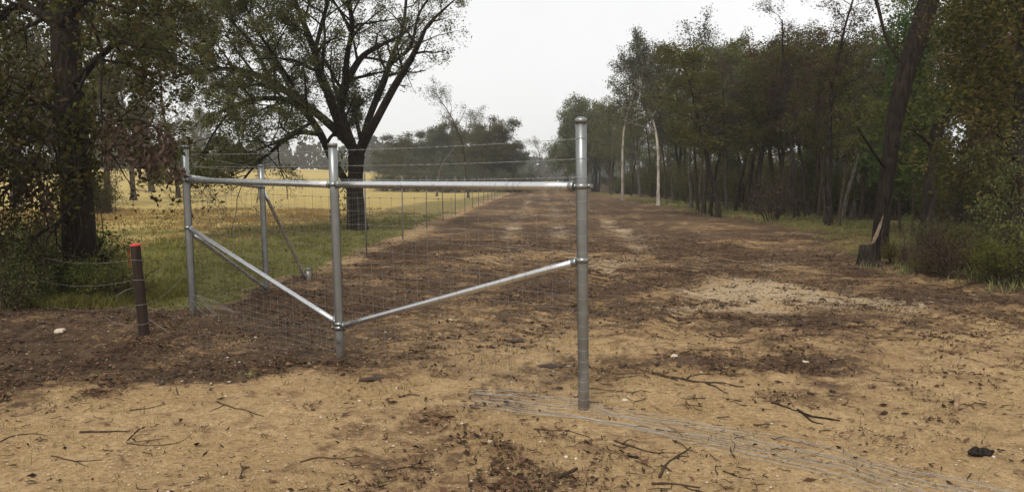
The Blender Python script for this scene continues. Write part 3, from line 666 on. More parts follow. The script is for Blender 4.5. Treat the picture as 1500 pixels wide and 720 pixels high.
# ---- far wood lines (each reads as one mass)
def far_wood(name, label, spots, leafm, ll):
    c = []; mb = MB()
    for (X, Y, h, r) in spots:
        z = gz(X, Y); n = 280; a = RNG.normal(size=(n, 3)); a = norm(a) * RNG.uniform(.5, 1, (n, 1)) ** .4
        c.append(a * (r, r, h * .5) + (X, Y, z + h * .5)); mb.tube([(X, Y, z - .5), (X + rnd(-.3, .3), Y, z + h * .7)], [.25, .1], 5, False)
    v, f = leaf_quads(np.vstack(c), ll, .7, 0); mv = MB(); mv.add(v, f); o = mv.build(name, M[leafm], smooth=False)
    tag(o, label, 'woods', kind='stuff'); t = mb.build('trunks', M['bark_grey'], o)
sp = []
for k in range(150):
    X = rnd(-260, 8); Y = 262 + rnd(-10, 30); sp.append((X, Y, rnd(8.5, 12.5), rnd(2.5, 4.5)) if k % 3 else (X, 250, rnd(3, 5), rnd(3, 5)))
far_wood('far_treeline', 'hazy far wood line along the back of the golden pasture', sp, 'leaf_far', 1.5)
sp = [(rnd(-5, 50), rnd(330, 390), rnd(9, 15), rnd(3, 5)) for k in range(34)] + [(rnd(-8, 50), rnd(320, 340), rnd(3, 5), rnd(3, 5)) for k in range(26)]
far_wood('misty_wood', 'misty grey wood closing the far end of the lane', sp, 'leaf_far', 1.7)

# ---- woods along the right of the lane: the trees at the front
FG = 'trees along the front of the right-hand woods'
def rt(key, px, py, top, wd=None, **kw):
    d = H * F / (py - 264); return tree_px(key, px, d, top, wd, **kw)
rt('white_a', 912, 293, 66, 1.0, name='white_trunk_tree', label='straight white-trunked tree, the farther of the two pale trunks by the lane', rz=.5)
rt('white_a', 964, 301, 70, .95, name='white_trunk_tree', label='pale forked tree, the nearer of the two white trunks by the lane', rz=3.6, tilt=(0, .04))
rt('slim_c', 938, 290, 96, 1.0, name='forest_tree', label='leafy grey-green tree between the two white trunks', leaf='leaf_green')
rt('broad_b', 830, 280, 152, 1.0, name='forest_tree', label='rounded tree where the right woods close in on the lane end', leaf='leaf_green')
rt('broad_a', 872, 281.5, 165, .95, name='forest_tree', label='brownish rounded tree seen right behind the capped end post', leaf='leaf_brown')
rt('broad_b', 826, 279, 164, 1.0, name='forest_tree', label='leftmost rounded tree of the right woods at the lane end', leaf='leaf_grey')
rt('broad_a', 850, 282, 158, 1.15, name='forest_tree', label='large rounded tree left of the capped end post top', leaf='leaf_oak')
rt('slim_d', 894, 283, 170, 1.2, name='forest_tree', label='low dark tree left of the farther white trunk')
rt('sparse_a', 1012, 306, 32, .9, name='forest_tree', label='bare-topped tree reaching above the front of the woods', rz=1.2)
rt('slim_b', 1000, 298, 84, 1.0, name='forest_tree', label='grey-green leaved tree just right of the nearer white trunk', leaf='leaf_grey')
rt('slim_a', 1030, 312, 72, 1.1, name='forest_tree', label='thin-trunked tree at the middle of the wood edge', leaf='leaf_brown')
rt('slim_b', 1052, 318, 70, 1.05, name='forest_tree', label='dark-trunked brown-leaved tree standing in grass at the wood edge')
rt('slim_a', 1092, 312, 68, 1.1, name='forest_tree', label='green-leaved tree between two thin trunks at the wood edge', leaf='leaf_green')
rt('slim_d', 1128, 314, 70, 1.0, name='forest_tree', label='slender tree beside the scrubby bush at the wood edge')
rt('dead_a', 1168, 323, 15, .95, name='forest_tree', label='slender tree with withered brown leaf clumps high up', rz=.3)
rt('dead_a', 1214, 334, -30, .9, name='forest_tree', label='thin crooked trunk with withered leaves left of the leaning tree', rz=2.1, tilt=(0, -.03))
rt('slim_c', 1250, 320, 50, 1.0, name='forest_tree', label='dark slim tree left of the big leaning trunk', leaf='leaf_oak')
rt('slim_a', 1192, 316, 75, 1.0, name='forest_tree', label='leafy tree between two withered slender trees', leaf='leaf_oak')

TH = (('slim_b', 1078, 314, 76, 'between the brown-leaved trees in the middle of the wood edge'), ('dead_a', 1040, 316, 90, 'just left of the dark-trunked tree in the grass'), ('slim_c', 986, 296, 90, 'right beside the nearer white trunk'), ('slim_d', 1145, 318, 80, 'right of the scrubby bush'),
      ('slim_c', 1232, 328, 78, 'right of the thin crooked trunk'), ('slim_b', 1108, 317, 84, 'left of the scrubby bush'), ('dead_a', 1182, 320, 66, 'between the two withered slender trees'), ('slim_a', 1022, 309, 82, 'under the bare-topped tree'), ('slim_c', 1064, 312, 88, 'behind the dark-trunked tree in the grass'), ('slim_d', 1262, 324, 96, 'nearest the left side of the leaning trunk'))
for key, px, py, top, where in TH:
    rt(key, px, py, top, .8, name='forest_tree', label='thin straight trunk ' + where, group=FG)
# ---- big leaning tree and its splintered stump
def px_tree(name, label, D, rows_list, bark, leaf, blen, per, sig, ll, seed, extra=None):
    b = rows_list[0][2][0]; p0 = P(b[0], b[1], D + b[2]); e = empty(name, (p0[0], p0[1], gz(p0[0], p0[1]))); q3 = np.array(e.location)
    tag(e, label, 'tree'); T = Tree(seed)
    for nb, bl, rows in rows_list:
        a = spline(rows, 5); pts = np.array([P(r[0], r[1], D + r[2]) for r in a]); rad = a[:, 3] / 2 * (D + a[:, 2]) / F
        T.tube(pts, rad)
        if nb:
            K = K_(max=2, seg=(.4, .3, .2), wob=(.1, .18, .22), up=(0, .02, -.02), nb=(nb, 6), t0=(.25, .15), ang=(55, 50), rat=(.3, .5), rr=(.4, .5), blen=blen * bl, shape=lambda t: 1.1 - .4 * t, an=5)
            T.branch(pts, rad, 3, 0, K)
    for k in range(len(T.mb.v)): T.mb.v[k] = T.mb.v[k] - q3
    link('trunk', T.wood_mesh(name + '_wood', M[bark]), e); v, f = T.leaves(per, sig, ll); link('crown', mesh_np(name + '_leaves', v - q3, f, M[leaf]), e)
    return e
px_tree('leaning_tree', 'thick dark trunk leaning right at the edge of the woods', 18.0, [
    (0, 1, [(1284, 388, 0, 34), (1288, 365, 0, 25), (1293, 310, 0, 22), (1302, 240, 0, 21), (1310, 180, .1, 23), (1324, 118, .2, 26), (1344, 55, .3, 28), (1364, -10, .4, 28), (1392, -90, .6, 24)]),
    (0, .8, [(1300, 250, 0, 5), (1286, 232, -.4, 5), (1268, 205, -.7, 4), (1255, 185, -.9, 2.5)]),
    (0, 1, [(1330, 105, .2, 6), (1300, 60, .6, 4), (1286, 10, 1, 5), (1270, -40, 1.2, 4)]),
    (14, 1, [(1364, -10, .4, 16), (1330, -70, .4, 12), (1290, -110, .5, 8), (1240, -130, .6, 5)]),
    (14, 1, [(1380, -50, .4, 16), (1430, -60, .2, 12), (1480, -40, 0, 8)]),
], 'bark_black', 'leaf_oak', 1.6, 4, .13, .11, 131)
px_tree('crooked_tree', 'crooked trunk bending right behind the thick leaning trunk', 21.0, [
    (4, .6, [(1352, 364, 0, 24), (1357, 330, 0, 19), (1362, 280, 0, 17), (1368, 215, .1, 17), (1382, 172, .2, 17), (1408, 150, .2, 16), (1418, 110, .3, 14), (1436, 75, .3, 13), (1442, 30, .3, 12), (1432, -30, .4, 10), (1436, -90, .5, 8)]),
    (14, 1, [(1436, 80, .3, 9), (1465, 40, .1, 7), (1500, 10, -.2, 5), (1530, 0, -.4, 3)]),
    (14, 1, [(1440, 30, .3, 9), (1400, -10, .6, 7), (1360, -30, .9, 5)]),
    (12, 1, [(1368, 215, .1, 7), (1340, 190, -.3, 5), (1330, 170, -.4, 3)]),
    (14, 1, [(1432, -20, .4, 8), (1470, -60, .2, 6), (1510, -70, .2, 4)]),
], 'bark_dark', 'leaf_green', 1.5, 5, .14, .11, 132)
px_tree('forest_tree', 'straight dark trunk rising at the right edge of the picture', 15.5, [
    (10, .8, [(1487, 392, 0, 26), (1490, 340, 0, 20), (1492, 240, 0, 18), (1496, 120, .1, 17), (1502, 0, .2, 15), (1504, -90, .3, 12)]),
    (14, 1, [(1492, 240, 0, 7), (1465, 200, -.5, 5), (1440, 180, -.8, 3.5), (1420, 175, -1, 2)]),
    (14, 1, [(1496, 120, 0, 8), (1460, 90, -.4, 6), (1430, 85, -.8, 4)]),
    (14, 1, [(1502, 20, 0, 8), (1470, -10, -.4, 6), (1440, 10, -.8, 4)]),
], 'bark_dark', 'leaf_oak', 1.4, 5, .13, .10, 133)

# splintered stump in front of the leaning tree
p = onground(1273, 389); st = empty('splintered_stump', tuple(p)); tag(st, 'broken stump with a pale splintered point leaning on the thick trunk', 'stump')
n = 14; hb = []; ang = np.arange(n) * 2 * math.pi / n
rb = .19 * (1 + .18 * np.sin(ang * 3 + 1) + .1 * np.sin(ang * 5)); hts = np.array([.38 + .70 * max(0, math.cos(a + .3)) ** 1.2 + rnd(-.06, .1) for a in ang])
rings = [(-.12, 1.5), (.04, 1.22), (.2, 1.02), (.42, .95)]
mb = MB(); vv = []
for z, s in rings: vv += [(math.cos(a) * r * s, math.sin(a) * r * s, z) for a, r in zip(ang, rb)]
vv += [(math.cos(a) * r * .88 + .1 * h, math.sin(a) * r * .88, h) for a, r, h in zip(ang, rb, hts)]
ff = [[k * n + j, k * n + (j + 1) % n, (k + 1) * n + (j + 1) % n, (k + 1) * n + j] for k in range(4) for j in range(n)]
mb.add(vv, ff); link('bark', mb.mesh('stump_bark', M['bark_dark']), st)
mb = MB(); vv = [(math.cos(a) * r * .86 + .1 * h, math.sin(a) * r * .86, h - .004) for a, r, h in zip(ang, rb, hts)] + [(math.cos(a) * r * .4, math.sin(a) * r * .4, .36 + .35 * (h - .4)) for a, r, h in zip(ang, rb, hts)] + [(0, 0, .40)]
ff = [[j, (j + 1) % n, n + (j + 1) % n, n + j] for j in range(n)] + [[n + j, n + (j + 1) % n, 2 * n, 2 * n] for j in range(n)]
mb.add(vv, ff); link('split_face', mb.mesh('stump_split', M['split'], False), st)
for k in range(3):
    a = rnd(-.9, 1.2); b_ = MB(); x0, y0 = math.cos(a) * .14, math.sin(a) * .14; h = rnd(.45, .7); h2 = h + rnd(.1, .25)
    b_.tube([(x0, y0, h - .25), (x0 * .95 + .06, y0 * .95, h), (x0 + .12, y0 * .9, h2)], [.022, .018, .002], 4, False); link('splinter', b_.mesh('splinter', M['split'], False), st)
for s_ in (-1, 1):
    b_ = MB(); b_.tube([(s_ * .12, -.05, .1), (s_ * .22, -.12, .0), (s_ * .34, -.16, -.08)], [.06, .045, .02], 6, False); link('root', b_.mesh('root', M['bark_brown']), st)

# ---- the woods behind the front row
fill = []
keys = ['slim_a', 'slim_b', 'slim_c', 'slim_d', 'dead_a', 'slim_d', 'slim_a', 'slim_b']
for Y in np.concatenate([np.arange(14, 60, 4.4), np.arange(60, 120, 8), np.arange(120, 260, 14)]):
    step = 4.2 if Y < 60 else 5 if Y < 120 else 7
    for dx in np.arange(2.2, 24 if Y < 60 else 18, step):
        X = float(wood_x(Y)) + dx + rnd(-1.2, 1.2); y = Y + rnd(-1.5, 1.5)
        if X / y > .74: continue
        if y < 21 or (abs(X - 9.5) < 2.6 and y < 26): continue
        fill.append((X, y, dx))
for X, y, dx in fill:
    key = keys[int(rnd(0, len(keys)))]; s = rnd(.85, 1.12); ppx = 750 + F * X / y
    if ppx < 1345:
        lim = H + (264 - rnd(66, 100)) / F * y; s = min(s, lim / PROT[key][2])
        if s < .5: continue
    zone = 'near' if y < 35 else 'mid' if y < 75 else 'far'
    lab = {'near': 'leafy slender tree in the dark woods behind the leaning trunk', 'mid': 'leafy slender tree deep in the woods behind the front row', 'far': 'leafy tree in the distant stretch of woods along the lane'}[zone]
    lf = ['leaf_brown', 'leaf_oak', 'leaf_brown', 'leaf_green'][int(rnd(0, 4))] if key != 'dead_a' else None
    lab = lab.replace('leafy', {'leaf_brown': 'brown-leaved', 'leaf_oak': 'olive-leaved', 'leaf_green': 'green-leaved', None: 'withered'}[lf])
    plant(key, X, y, None, s * (1.0 if key != 'broad_a' else .9), s, 'forest_tree', lab, 'tree', {'near': 'trees behind the leaning trunk', 'mid': 'trees deep in the right-hand woods', 'far': 'trees in the distant right-hand woods'}[zone], leaf=lf)
print('fill trees', len(fill))
nu = 0
for Y in np.concatenate([np.arange(15, 60, 3.0), np.arange(60, 130, 7)]):
    for dx in (2.6, 5, 8, 12, 17):
        X = float(wood_x(Y)) + dx + rnd(-1, 1.2); y = Y + rnd(-1.2, 1.2)
        if X / y > .72 or (dx < 3 and (y < 30 or rnd(0, 1) < .6)): continue
        key = ['sapling_a', 'sapling_b', 'shrub_big', 'sapling_a', 'shrub_a'][int(rnd(0, 5))]; s = rnd(.8, 1.25) * (1.25 if dx > 6 else 1)
        nu += 1
        plant(key, X, y, None, s, None, 'sapling' if key[1] == 'a' else 'shrub', {'sapling_a': 'green', 'sapling_b': 'brownish', 'shrub_big': 'dense dark', 'shrub_a': 'low green'}[key] + (' sapling' if key[1] == 'a' else ' shrub') + (' in the dark woods near the leaning trunk' if y < 28 else ' among the trunks behind the grassy wood edge' if y < 62 else ' in the far woods behind the white trunks'), 'sapling' if key[1] == 'a' else 'shrub', 'undergrowth in the right-hand woods', leaf='leaf_oak' if rnd(0, 1) < .5 else None)
for Y in np.arange(24, 150, 5.0):
    for dx in (10, 15, 21):
        X = float(wood_x(Y)) + dx + rnd(-1.5, 1.5); y = Y + rnd(-1.5, 1.5)
        if X / y > .72: continue
        plant('shrub_big', X, y, None, rnd(1.1, 1.5), rnd(.9, 1.35), 'shrub', 'large dark thicket shrub deep inside the right-hand woods', 'shrub', 'thicket deep in the right-hand woods', leaf='leaf_brown' if rnd(0, 1) < .5 else None)
# special undergrowth near the right edge
def at_px(px, py, D=None):
    g = onground(px, py); return float(g[0]), float(g[1])
x, y = at_px(1338, 346); plant('sapling_a', x, y, .3, 1.0, 1.35, 'sapling', 'bright green leafy sapling behind the thick leaning trunk', 'sapling', leaf='leaf_bright')
x, y = at_px(1318, 340); plant('sapling_a', x, y, 2.3, .9, 1.5, 'sapling', 'tall bright green sapling beside the leaning trunk', 'sapling', leaf='leaf_bright')
x, y = at_px(1462, 398); plant('sapling_y', x, y, 1.3, .55, .62, 'sapling', 'yellow-leaved sapling in front of the woods at the right edge', 'sapling')
x, y = at_px(1496, 380); plant('sapling_y', x, y, 3.3, .6, .8, 'sapling', 'yellow-green sapling nearest the right-hand straight trunk', 'sapling')
x, y = at_px(1470, 340); plant('slim_c', x, y, 3.3, .6, .62, 'forest_tree', 'small tree with reddish autumn leaves deep at the right edge', leaf='leaf_red')
x, y = at_px(1128, 322); plant('shrub_twig', x, y, 1.0, 1.3, 1.5, 'shrub', 'scrubby bare bush standing in grass at the wood edge', 'shrub')
for k, (px, py, key, s) in enumerate(((1400, 405, 'shrub_twig', .7), (1335, 392, 'shrub_twig', .6), (1470, 415, 'shrub_a', .5), (1425, 396, 'shrub_b', .7), (1380, 385, 'shrub_a', .6), (1350, 400, 'shrub_b', .35), (1498, 410, 'shrub_b', .8), (1310, 385, 'shrub_b', .4))):
    x, y = at_px(px, py); plant(key, x, y, None, s, None, 'shrub', ['bare twiggy bush in the middle of the right bank', 'bare twiggy bush right beside the leaning trunk foot', 'leafy green bush at the right end of the bank', 'brownish bush in front of the yellow-leaved sapling', 'leafy green bush right of the crooked trunk foot', 'small brownish bush at the front of the bank', 'brownish bush cut off by the right edge', 'small brownish bush at the foot of the leaning trunk'][k], 'shrub', 'weedy bushes on the right bank')

# ---- brush under the left tree
for k, (px, py, key, s, lb) in enumerate((
        (20, 440, 'shrub_a', .75, None), (60, 436, 'shrub_twig', .8, None), (95, 432, 'shrub_a', .7, None), (150, 428, 'shrub_b', .65, None), (-5, 430, 'shrub_a', .9, None),
        (175, 445, 'shrub_twig', .5, None), (45, 450, 'shrub_b', .5, None), (130, 446, 'shrub_a', .45, None), (5, 455, 'shrub_twig', .5, None), (66, 440, 'shrub_b', .75, None))):
    x, y = at_px(px, py)
    plant(key, x, y, None, s, None, 'shrub', ['yellowish leafy bush at the left edge of the brush', 'brown twiggy bush left of the vine-covered trunk', 'bright green bush touching the left of the vine-covered trunk', 'brownish bush just right of the vine-covered trunk', 'tall yellowish bush half cut off by the left edge', 'brownish twiggy bush nearest the red-topped post', 'low bright green bush in front of the left brush', 'green bush in front of the roots of the vine-covered tree', 'low yellowish twigs on the dark bank at the left edge', 'brownish bush midway between the left edge and the vine-covered trunk'][k], 'shrub', 'brush under the left tree', leaf=('leaf_yellow', 'leaf_brown', 'leaf_bright', None)[k % 4])

# ------------------------------------------------------------------ pipe fence
fence = empty('pipe_fence', tuple(onground(499, 522)))
f3 = np.array(fence.location); tag(fence, 'galvanised pipe corner fence with four posts, rails, slanted braces and wire mesh', 'fence')
class Post:
    def __init__(s, bx, by, tx, ty, rad, cap):
        s.b = onground(bx, by); s.t = P(tx, ty, s.b[1]); s.by, s.ty = by, ty; s.r = rad
        d = norm(s.t - s.b); m = MB(); m.tube(np.linspace(s.b - d * .3, s.t, 6) - f3, rad, 20)
        s.o = link('post', m.mesh('post', M['galv']), fence); s.ax = d
        c = MB(); k = rad
        if cap == 'dome':
            prof = [(-.022, 1.10), (.0, 1.12), (.008, 1.06), (.017, .8), (.023, .45), (.025, .05)]
        else:
            prof = [(-.03, 1.08), (.002, 1.09), (.008, 1.0), (.010, .4), (.011, .05)]
        c.tube([s.t + d * q[0] - f3 for q in prof], [q[1] * k for q in prof], 20); link('cap', c.mesh('cap', M['galv']), s.o)
    def at(s, py):                                   # point on the post seen at photo row py
        lo, hi = 0., 1.
        for _ in range(40):
            m_ = (lo + hi) / 2; p = s.b + (s.t - s.b) * m_; y = 360 - F * ((p[2] - H) * CP + p[1] * SP) / (p[1] * CP - (p[2] - H) * SP)
            if y > py: lo = m_
            else: hi = m_
        return s.b + (s.t - s.b) * lo
    def h(s, hh): return s.b + s.ax * hh
PR = Post(855, 599, 851, 176, .042, 'dome'); PM = Post(499, 523, 487, 211, .044, 'flat')
PL = Post(283, 461, 270, 214, .046, 'flat'); PB = Post(391, 428, 382, 242, .044, 'flat')
def clamp(p, ax, r, d2):
    m = MB(); m.tube([p - ax * .02 - f3, p + ax * .02 - f3], r * 1.14, 18); o = link('clamp', m.mesh('clamp', M['galv']), fence)
    d2 = norm(d2 - ax * np.dot(d2, ax)); sd = np.cross(ax, d2); q = p + d2 * (r * 1.14 + .018) - f3
    m = MB(); R = np.stack([d2, sd, ax], 1); m.box(q, .045, .012, .036, R); m.box(q + sd * .010, .045, .005, .036, R); link('clamp_ear', m.mesh('clamp_ear', M['galv'], False), o)
    m = MB(); m.tube([q - sd * .022, q + sd * .026], .007, 6); m.tube([q - sd * .030, q - sd * .020], .012, 6); link('bolt', m.mesh('bolt', M['galv'], False), o)
def rail(name, A, B, ra, rb, r, sag=0.0, cups=True):
    d = norm(B - A); a = A + d * ra; b = B - d * rb; t = np.linspace(0, 1, 9)[:, None]
    pts = a + (b - a) * t; pts[:, 2] -= sag * 4 * t[:, 0] * (1 - t[:, 0]); m = MB(); m.tube(pts - f3, r, 18); o = link(name, m.mesh(name, M['galv_rail']), fence)
    if cups:
        for q, s_ in ((a, 1), (b, -1)):
            m = MB(); m.tube([q - d * s_ * .006 - f3, q + d * s_ * .035 - f3, q + d * s_ * .045 - f3], [r * 1.16, r * 1.16, r * 1.02], 16); link('rail_end', m.mesh('rail_end', M['galv']), o)
    return o
j = .05
RR, BR = .033, .027
a, b = PR.at(273), PM.at(270); rail('rail', b, a, j + .0, j + .015, RR, .0); clamp(a, PR.ax, PR.r, b - a); clamp(a + PR.ax * .0001, PR.ax, PR.r * 1.001, np.array([1., .3, 0])); clamp(b, PM.ax, PM.r, a - b)
a2, b2 = PL.at(264), PM.at(270.5); rail('rail', a2, b2, j, j, RR, .0); clamp(a2, PL.ax, PL.r, b2 - a2)
a, b = PL.at(262), PB.at(274); rail('rail', a + PL.ax * .03, b, j, j, RR * .9); clamp(b, PB.ax, PB.r, a - b)
a, b = PL.at(333), PM.at(474); rail('brace', a, b, j, j, BR); clamp(a, PL.ax, PL.r, b - a); clamp(b, PM.ax, PM.r, a - b)
a, b = PM.at(478), PR.at(381); rail('brace', a, b, j, j, BR); clamp(b, PR.ax, PR.r, a - b); clamp(a - PM.ax * .012, PM.ax, PM.r * 1.01, b - a)
a, b = PL.at(334) - PL.ax * .05, PB.at(423); rail('brace', a, b, j, j, BR)
sb = onground(452, 411); a = PB.at(275); rail('brace', a, np.array([sb[0] - .05, sb[1], sb[2] + .03]), j, 0, BR, cups=False)
m = MB(); m.tube([sb - f3 - (0, 0, .25), sb - f3 + (0, 0, .20)], .042, 14); so_ = link('stub_post', m.mesh('stub_post', M['galv']), fence)
m = MB(); m.tube([sb - f3 + (0, 0, z) for z in (.18, .203, .212, .218)], [.046, .047, .036, .004], 14); link('cap', m.mesh('cap', M['galv']), so_)

HW = [.02, .085, .15, .22, .295, .375, .46, .55, .645, .745, .85, .96, 1.075, 1.195, 1.32, 1.45, 1.58]
BW = [1.755, 1.89, 2.04]
def bay(A, B, off):
    """woven wire between two posts: every line wire and every stay is its own part"""
    d = norm((B.b - A.b) * (1, 1, 0)); nrm = np.array([-d[1], d[0], 0]) * off; L = np.linalg.norm(B.b - A.b)
    for h in HW:
        p, q = A.h(h) + nrm * (A.r + .003), B.h(h) + nrm * (B.r + .003); t = np.linspace(0, 1, 14)[:, None]
        pts = p + (q - p) * t; pts[:, 2] += .004 * np.sin(t[:, 0] * 31 + h * 9); m = MB(); m.tube(pts - f3, .0013, 4, False); link('line_wire', m.mesh('line_wire', M['wire']), fence)
    n = int(L / .152)
    for k in range(1, n):
        t = (k + rnd(-.05, .05)) / n; lo = A.h(HW[0]) * (1 - t) + B.h(HW[0]) * t + nrm * A.r; hi = A.h(HW[-1]) * (1 - t) + B.h(HW[-1]) * t + nrm * A.r
        m = MB(); m.tube(np.array([lo, lo * .66 + hi * .34 + nrm * .003, lo * .33 + hi * .67 - nrm * .002, hi]) - f3, .0013, 4, False)
        for h in HW: c = A.h(h) * (1 - t) + B.h(h) * t + nrm * A.r; m.tube([c - d * .006 - f3, c + d * .007 - f3], .0048, 4, False)
        link('stay_wire', m.mesh('stay_wire', M['rust_wire']), fence)
    for h in BW:
        p, q = A.h(min(h, np.linalg.norm(A.t - A.b) - .05)) + nrm * (A.r + .003), B.h(min(h, np.linalg.norm(B.t - B.b) - .05)) + nrm * (B.r + .003)
        m = MB(); barb(m, p - f3, q - f3); link('barbed_wire', m.mesh('barbed_wire', M['wire_new']), fence)
def barb(m, p, q, sag=.012, sp=.11):
    L = np.linalg.norm(q - p); n = max(6, int(L / .06)); t = np.linspace(0, 1, n)[:, None]
    pts = p + (q - p) * t; pts[:, 2] -= sag * 4 * t[:, 0] * (1 - t[:, 0])
    for ph in (0, math.pi):
        w_ = pts.copy(); w_[:, 2] += .0022 * np.cos(np.arange(n) * 1.9 + ph); m.tube(w_, .0011, 3, False)
    for k in range(1, int(L / sp)):
        c = p + (q - p) * (k * sp / L); x = k * sp / L; c[2] -= sag * 4 * x * (1 - x)
        for _ in range(2):
            d = norm(RNG.normal(size=3)) * .012; m.tube([c - d, c + d], .0012, 3, False)
bay(PR, PM, -1); bay(PM, PL, -1); bay(PL, PB, -1)
for h in HW:                                           # wire wraps round the end post
    c = PR.h(h) - f3; m = MB(); th = np.linspace(0, 2 * math.pi, 13); m.tube([c + (math.cos(a) * (PR.r + .001), math.sin(a) * (PR.r + .001), .006 * math.sin(a)) for a in th], .0012, 4, False); link('wire_wrap', m.mesh('wire_wrap', M['wire_new']), PR.o)
for h in BW:
    c = PR.h(h) - f3; m = MB(); th = np.linspace(0, 2 * math.pi, 13); m.tube([c + (math.cos(a) * (PR.r + .002), math.sin(a) * (PR.r + .002), 0) for a in th], .0022, 4, False); link('wire_wrap', m.mesh('wire_wrap', M['wire_new']), PR.o)

# line fence running off along the lane
lf = empty('wire_line_fence', (float(fence_x(18.5)), 18.5, gz(float(fence_x(18.5)), 18.5))); q3 = np.array(lf.location)
tag(lf, 'long wire mesh fence on thin steel posts running along the left of the lane', 'fence')
YS = np.concatenate([[PB.b[1]], np.arange(18.5, 150, 5.0)])
LP = [np.array([PB.b[0], PB.b[1], PB.b[2]])] + [np.array([float(fence_x(y)), y, gz(float(fence_x(y)), y)]) for y in YS[1:]]
tm = MB(); tm.box((0, 0, .85), .038, .006, 2.1); tm.box((0, .018, .85), .006, .034, 2.1)
for z in np.arange(.1, 1.85, .15): tm.box((0, -.006, z), .012, .008, .02)
tpm = tm.mesh('steel_post', M['t_post'], False)
for p in LP[1:]: link('steel_post', tpm, lf, tuple(p - q3)).rotation_euler = (rnd(-.02, .02), rnd(-.02, .02), rnd(-.2, .2))
for h in HW[::1] + BW:
    m = MB(); pts = np.array([p + (0, -.01, h) for p in LP]) - q3; m.tube(pts, .0014 if h < 1.7 else .002, 3, False); link('line_wire' if h < 1.7 else 'top_wire', m.mesh('line_wire', M['wire']), lf)
m = MB()
for k in range(len(LP) - 1):
    if LP[k][1] > 75: break
    n = 32
    for i in range(n):
        t = i / n; p = LP[k] * (1 - t) + LP[k + 1] * t - q3; m.tube([p + (0, -.012, HW[0]), p + (0, -.012, HW[-1])], .0012, 3, False)
tag(link('stay_wires', m.mesh('stay_wires', M['wire']), lf), kind='stuff')

# ------------------------------------------------------------------ red-topped wooden post and old wire
pb = onground(211, 489); pt = P(198, 357, pb[1] - .02)
wp = empty('wooden_post', tuple(pb)); tag(wp, 'short leaning dark wooden post with its top painted red', 'post')
d = norm(pt - pb); m = MB(); hh = np.linalg.norm(pt - pb)
zz = np.concatenate([[-.25], np.linspace(0, hh - .02, 9), [hh]]); rad = np.array([.058] + list(np.linspace(.058, .052, 9)) + [.045]); rad = rad + RNG.normal(size=len(rad)) * .0015
m.tube([d * z + (rnd(-.003, .003), rnd(-.003, .003), 0) for z in zz], rad, 14); link('shaft', m.mesh('shaft', M['post_wood']), wp)
m = MB(); m.tube([d * (hh - .022), d * (hh - .012), d * (hh - .001), d * (hh + .003), d * (hh + .004)], [.0535, .0538, .046, .03, .002], 14); link('painted_top', m.mesh('painted_top', M['red']), wp)
m = MB()
for s_, yy in ((0, 0), (1, .01)):
    q = d * (hh - .04) + np.array([-.062 - .004 * s_, -.03 + yy, 0]); st_ = []
    for k in range(9): st_ += [q + np.array([-.004 * math.sin(k * 1.3), -.012 + .003 * k * s_, -.026 * k]), q + np.array([-.004 * math.cos(k), .012, -.026 * k - .004])]
    m.add(st_, [[2 * k, 2 * k + 1, 2 * k + 3, 2 * k + 2] for k in range(8)])
link('ribbon', m.mesh('ribbon', M['red'], False), wp)
wh = [.82, .60, .33, .12]
for h in wh:
    c = d * h; m = MB(); th = np.linspace(0, 2 * math.pi, 15); m.tube([c + (math.cos(a) * .058, math.sin(a) * .058, .006 * math.sin(a + h * 5)) for a in th], .003, 4, False); link('wire_tie', m.mesh('wire_tie', M['wire']), wp)
for k, (h, lb) in enumerate(((.82, 'old barbed wire strung left from the top of the wooden post'), (.60, 'slack old wire strung across the middle of the wooden post'), (.33, 'old wire crossing the lower half of the wooden post'))):
    A = pb + d * h + np.array([-.066, 0, 0]); Bp = P((60, 40, 30)[k], (376, 404, 430)[k], 10.6); m = MB(); barb(m, A, Bp, .06 + .04 * k)
    if k: barb(m, pb + d * h + np.array([.066, 0, 0]), PL.h((0, .95, .55)[k]) + np.array([-.048, 0, 0]), .05)
    tag(m.build('old_wire', M['rust_wire'], origin=A), lb, 'wire')
m = MB()
for k in range(2):
    a0 = pb + np.array([rnd(-.4, -.05), rnd(-.1, .2), rnd(.15, .5)]); pts = [a0]
    cx = a0 + np.array([rnd(-.1, .3), 0, rnd(-.1, .1)]); rr_ = rnd(.1, .22)
    pts = [cx + (math.cos(t) * rr_ * 1.2, .1 * math.sin(t * 1.7 + k), math.sin(t) * rr_ * .8) for t in np.linspace(rnd(0, 3), rnd(4, 7), 18)]
    pts.append(pb + np.array([rnd(-.2, .45), rnd(-.15, .1), .03])); m.tube(spline(pts, 2), .003, 4, False)
tag(m.build('wire_coil', M['rust_wire'], origin=pb), 'loose curl of old wire hanging behind the wooden post', 'wire')
m = MB(); c0 = PL.b
for k in range(9):
    a = rnd(-2.6, .6); L = rnd(.3, .8); m.tube(spline([c0 + (0, -.05, rnd(.02, .3)), c0 + np.array([math.cos(a) * L * .5, -abs(math.sin(a)) * L * .3 - .05, rnd(.08, .25)]), c0 + np.array([math.cos(a) * L, -abs(math.sin(a)) * L * .5, .03])], 5), .0025, 4, False)
tag(m.build('wire_offcuts', M['wire'], origin=c0), 'tangle of cut wire ends at the foot of the left corner post', 'wire')

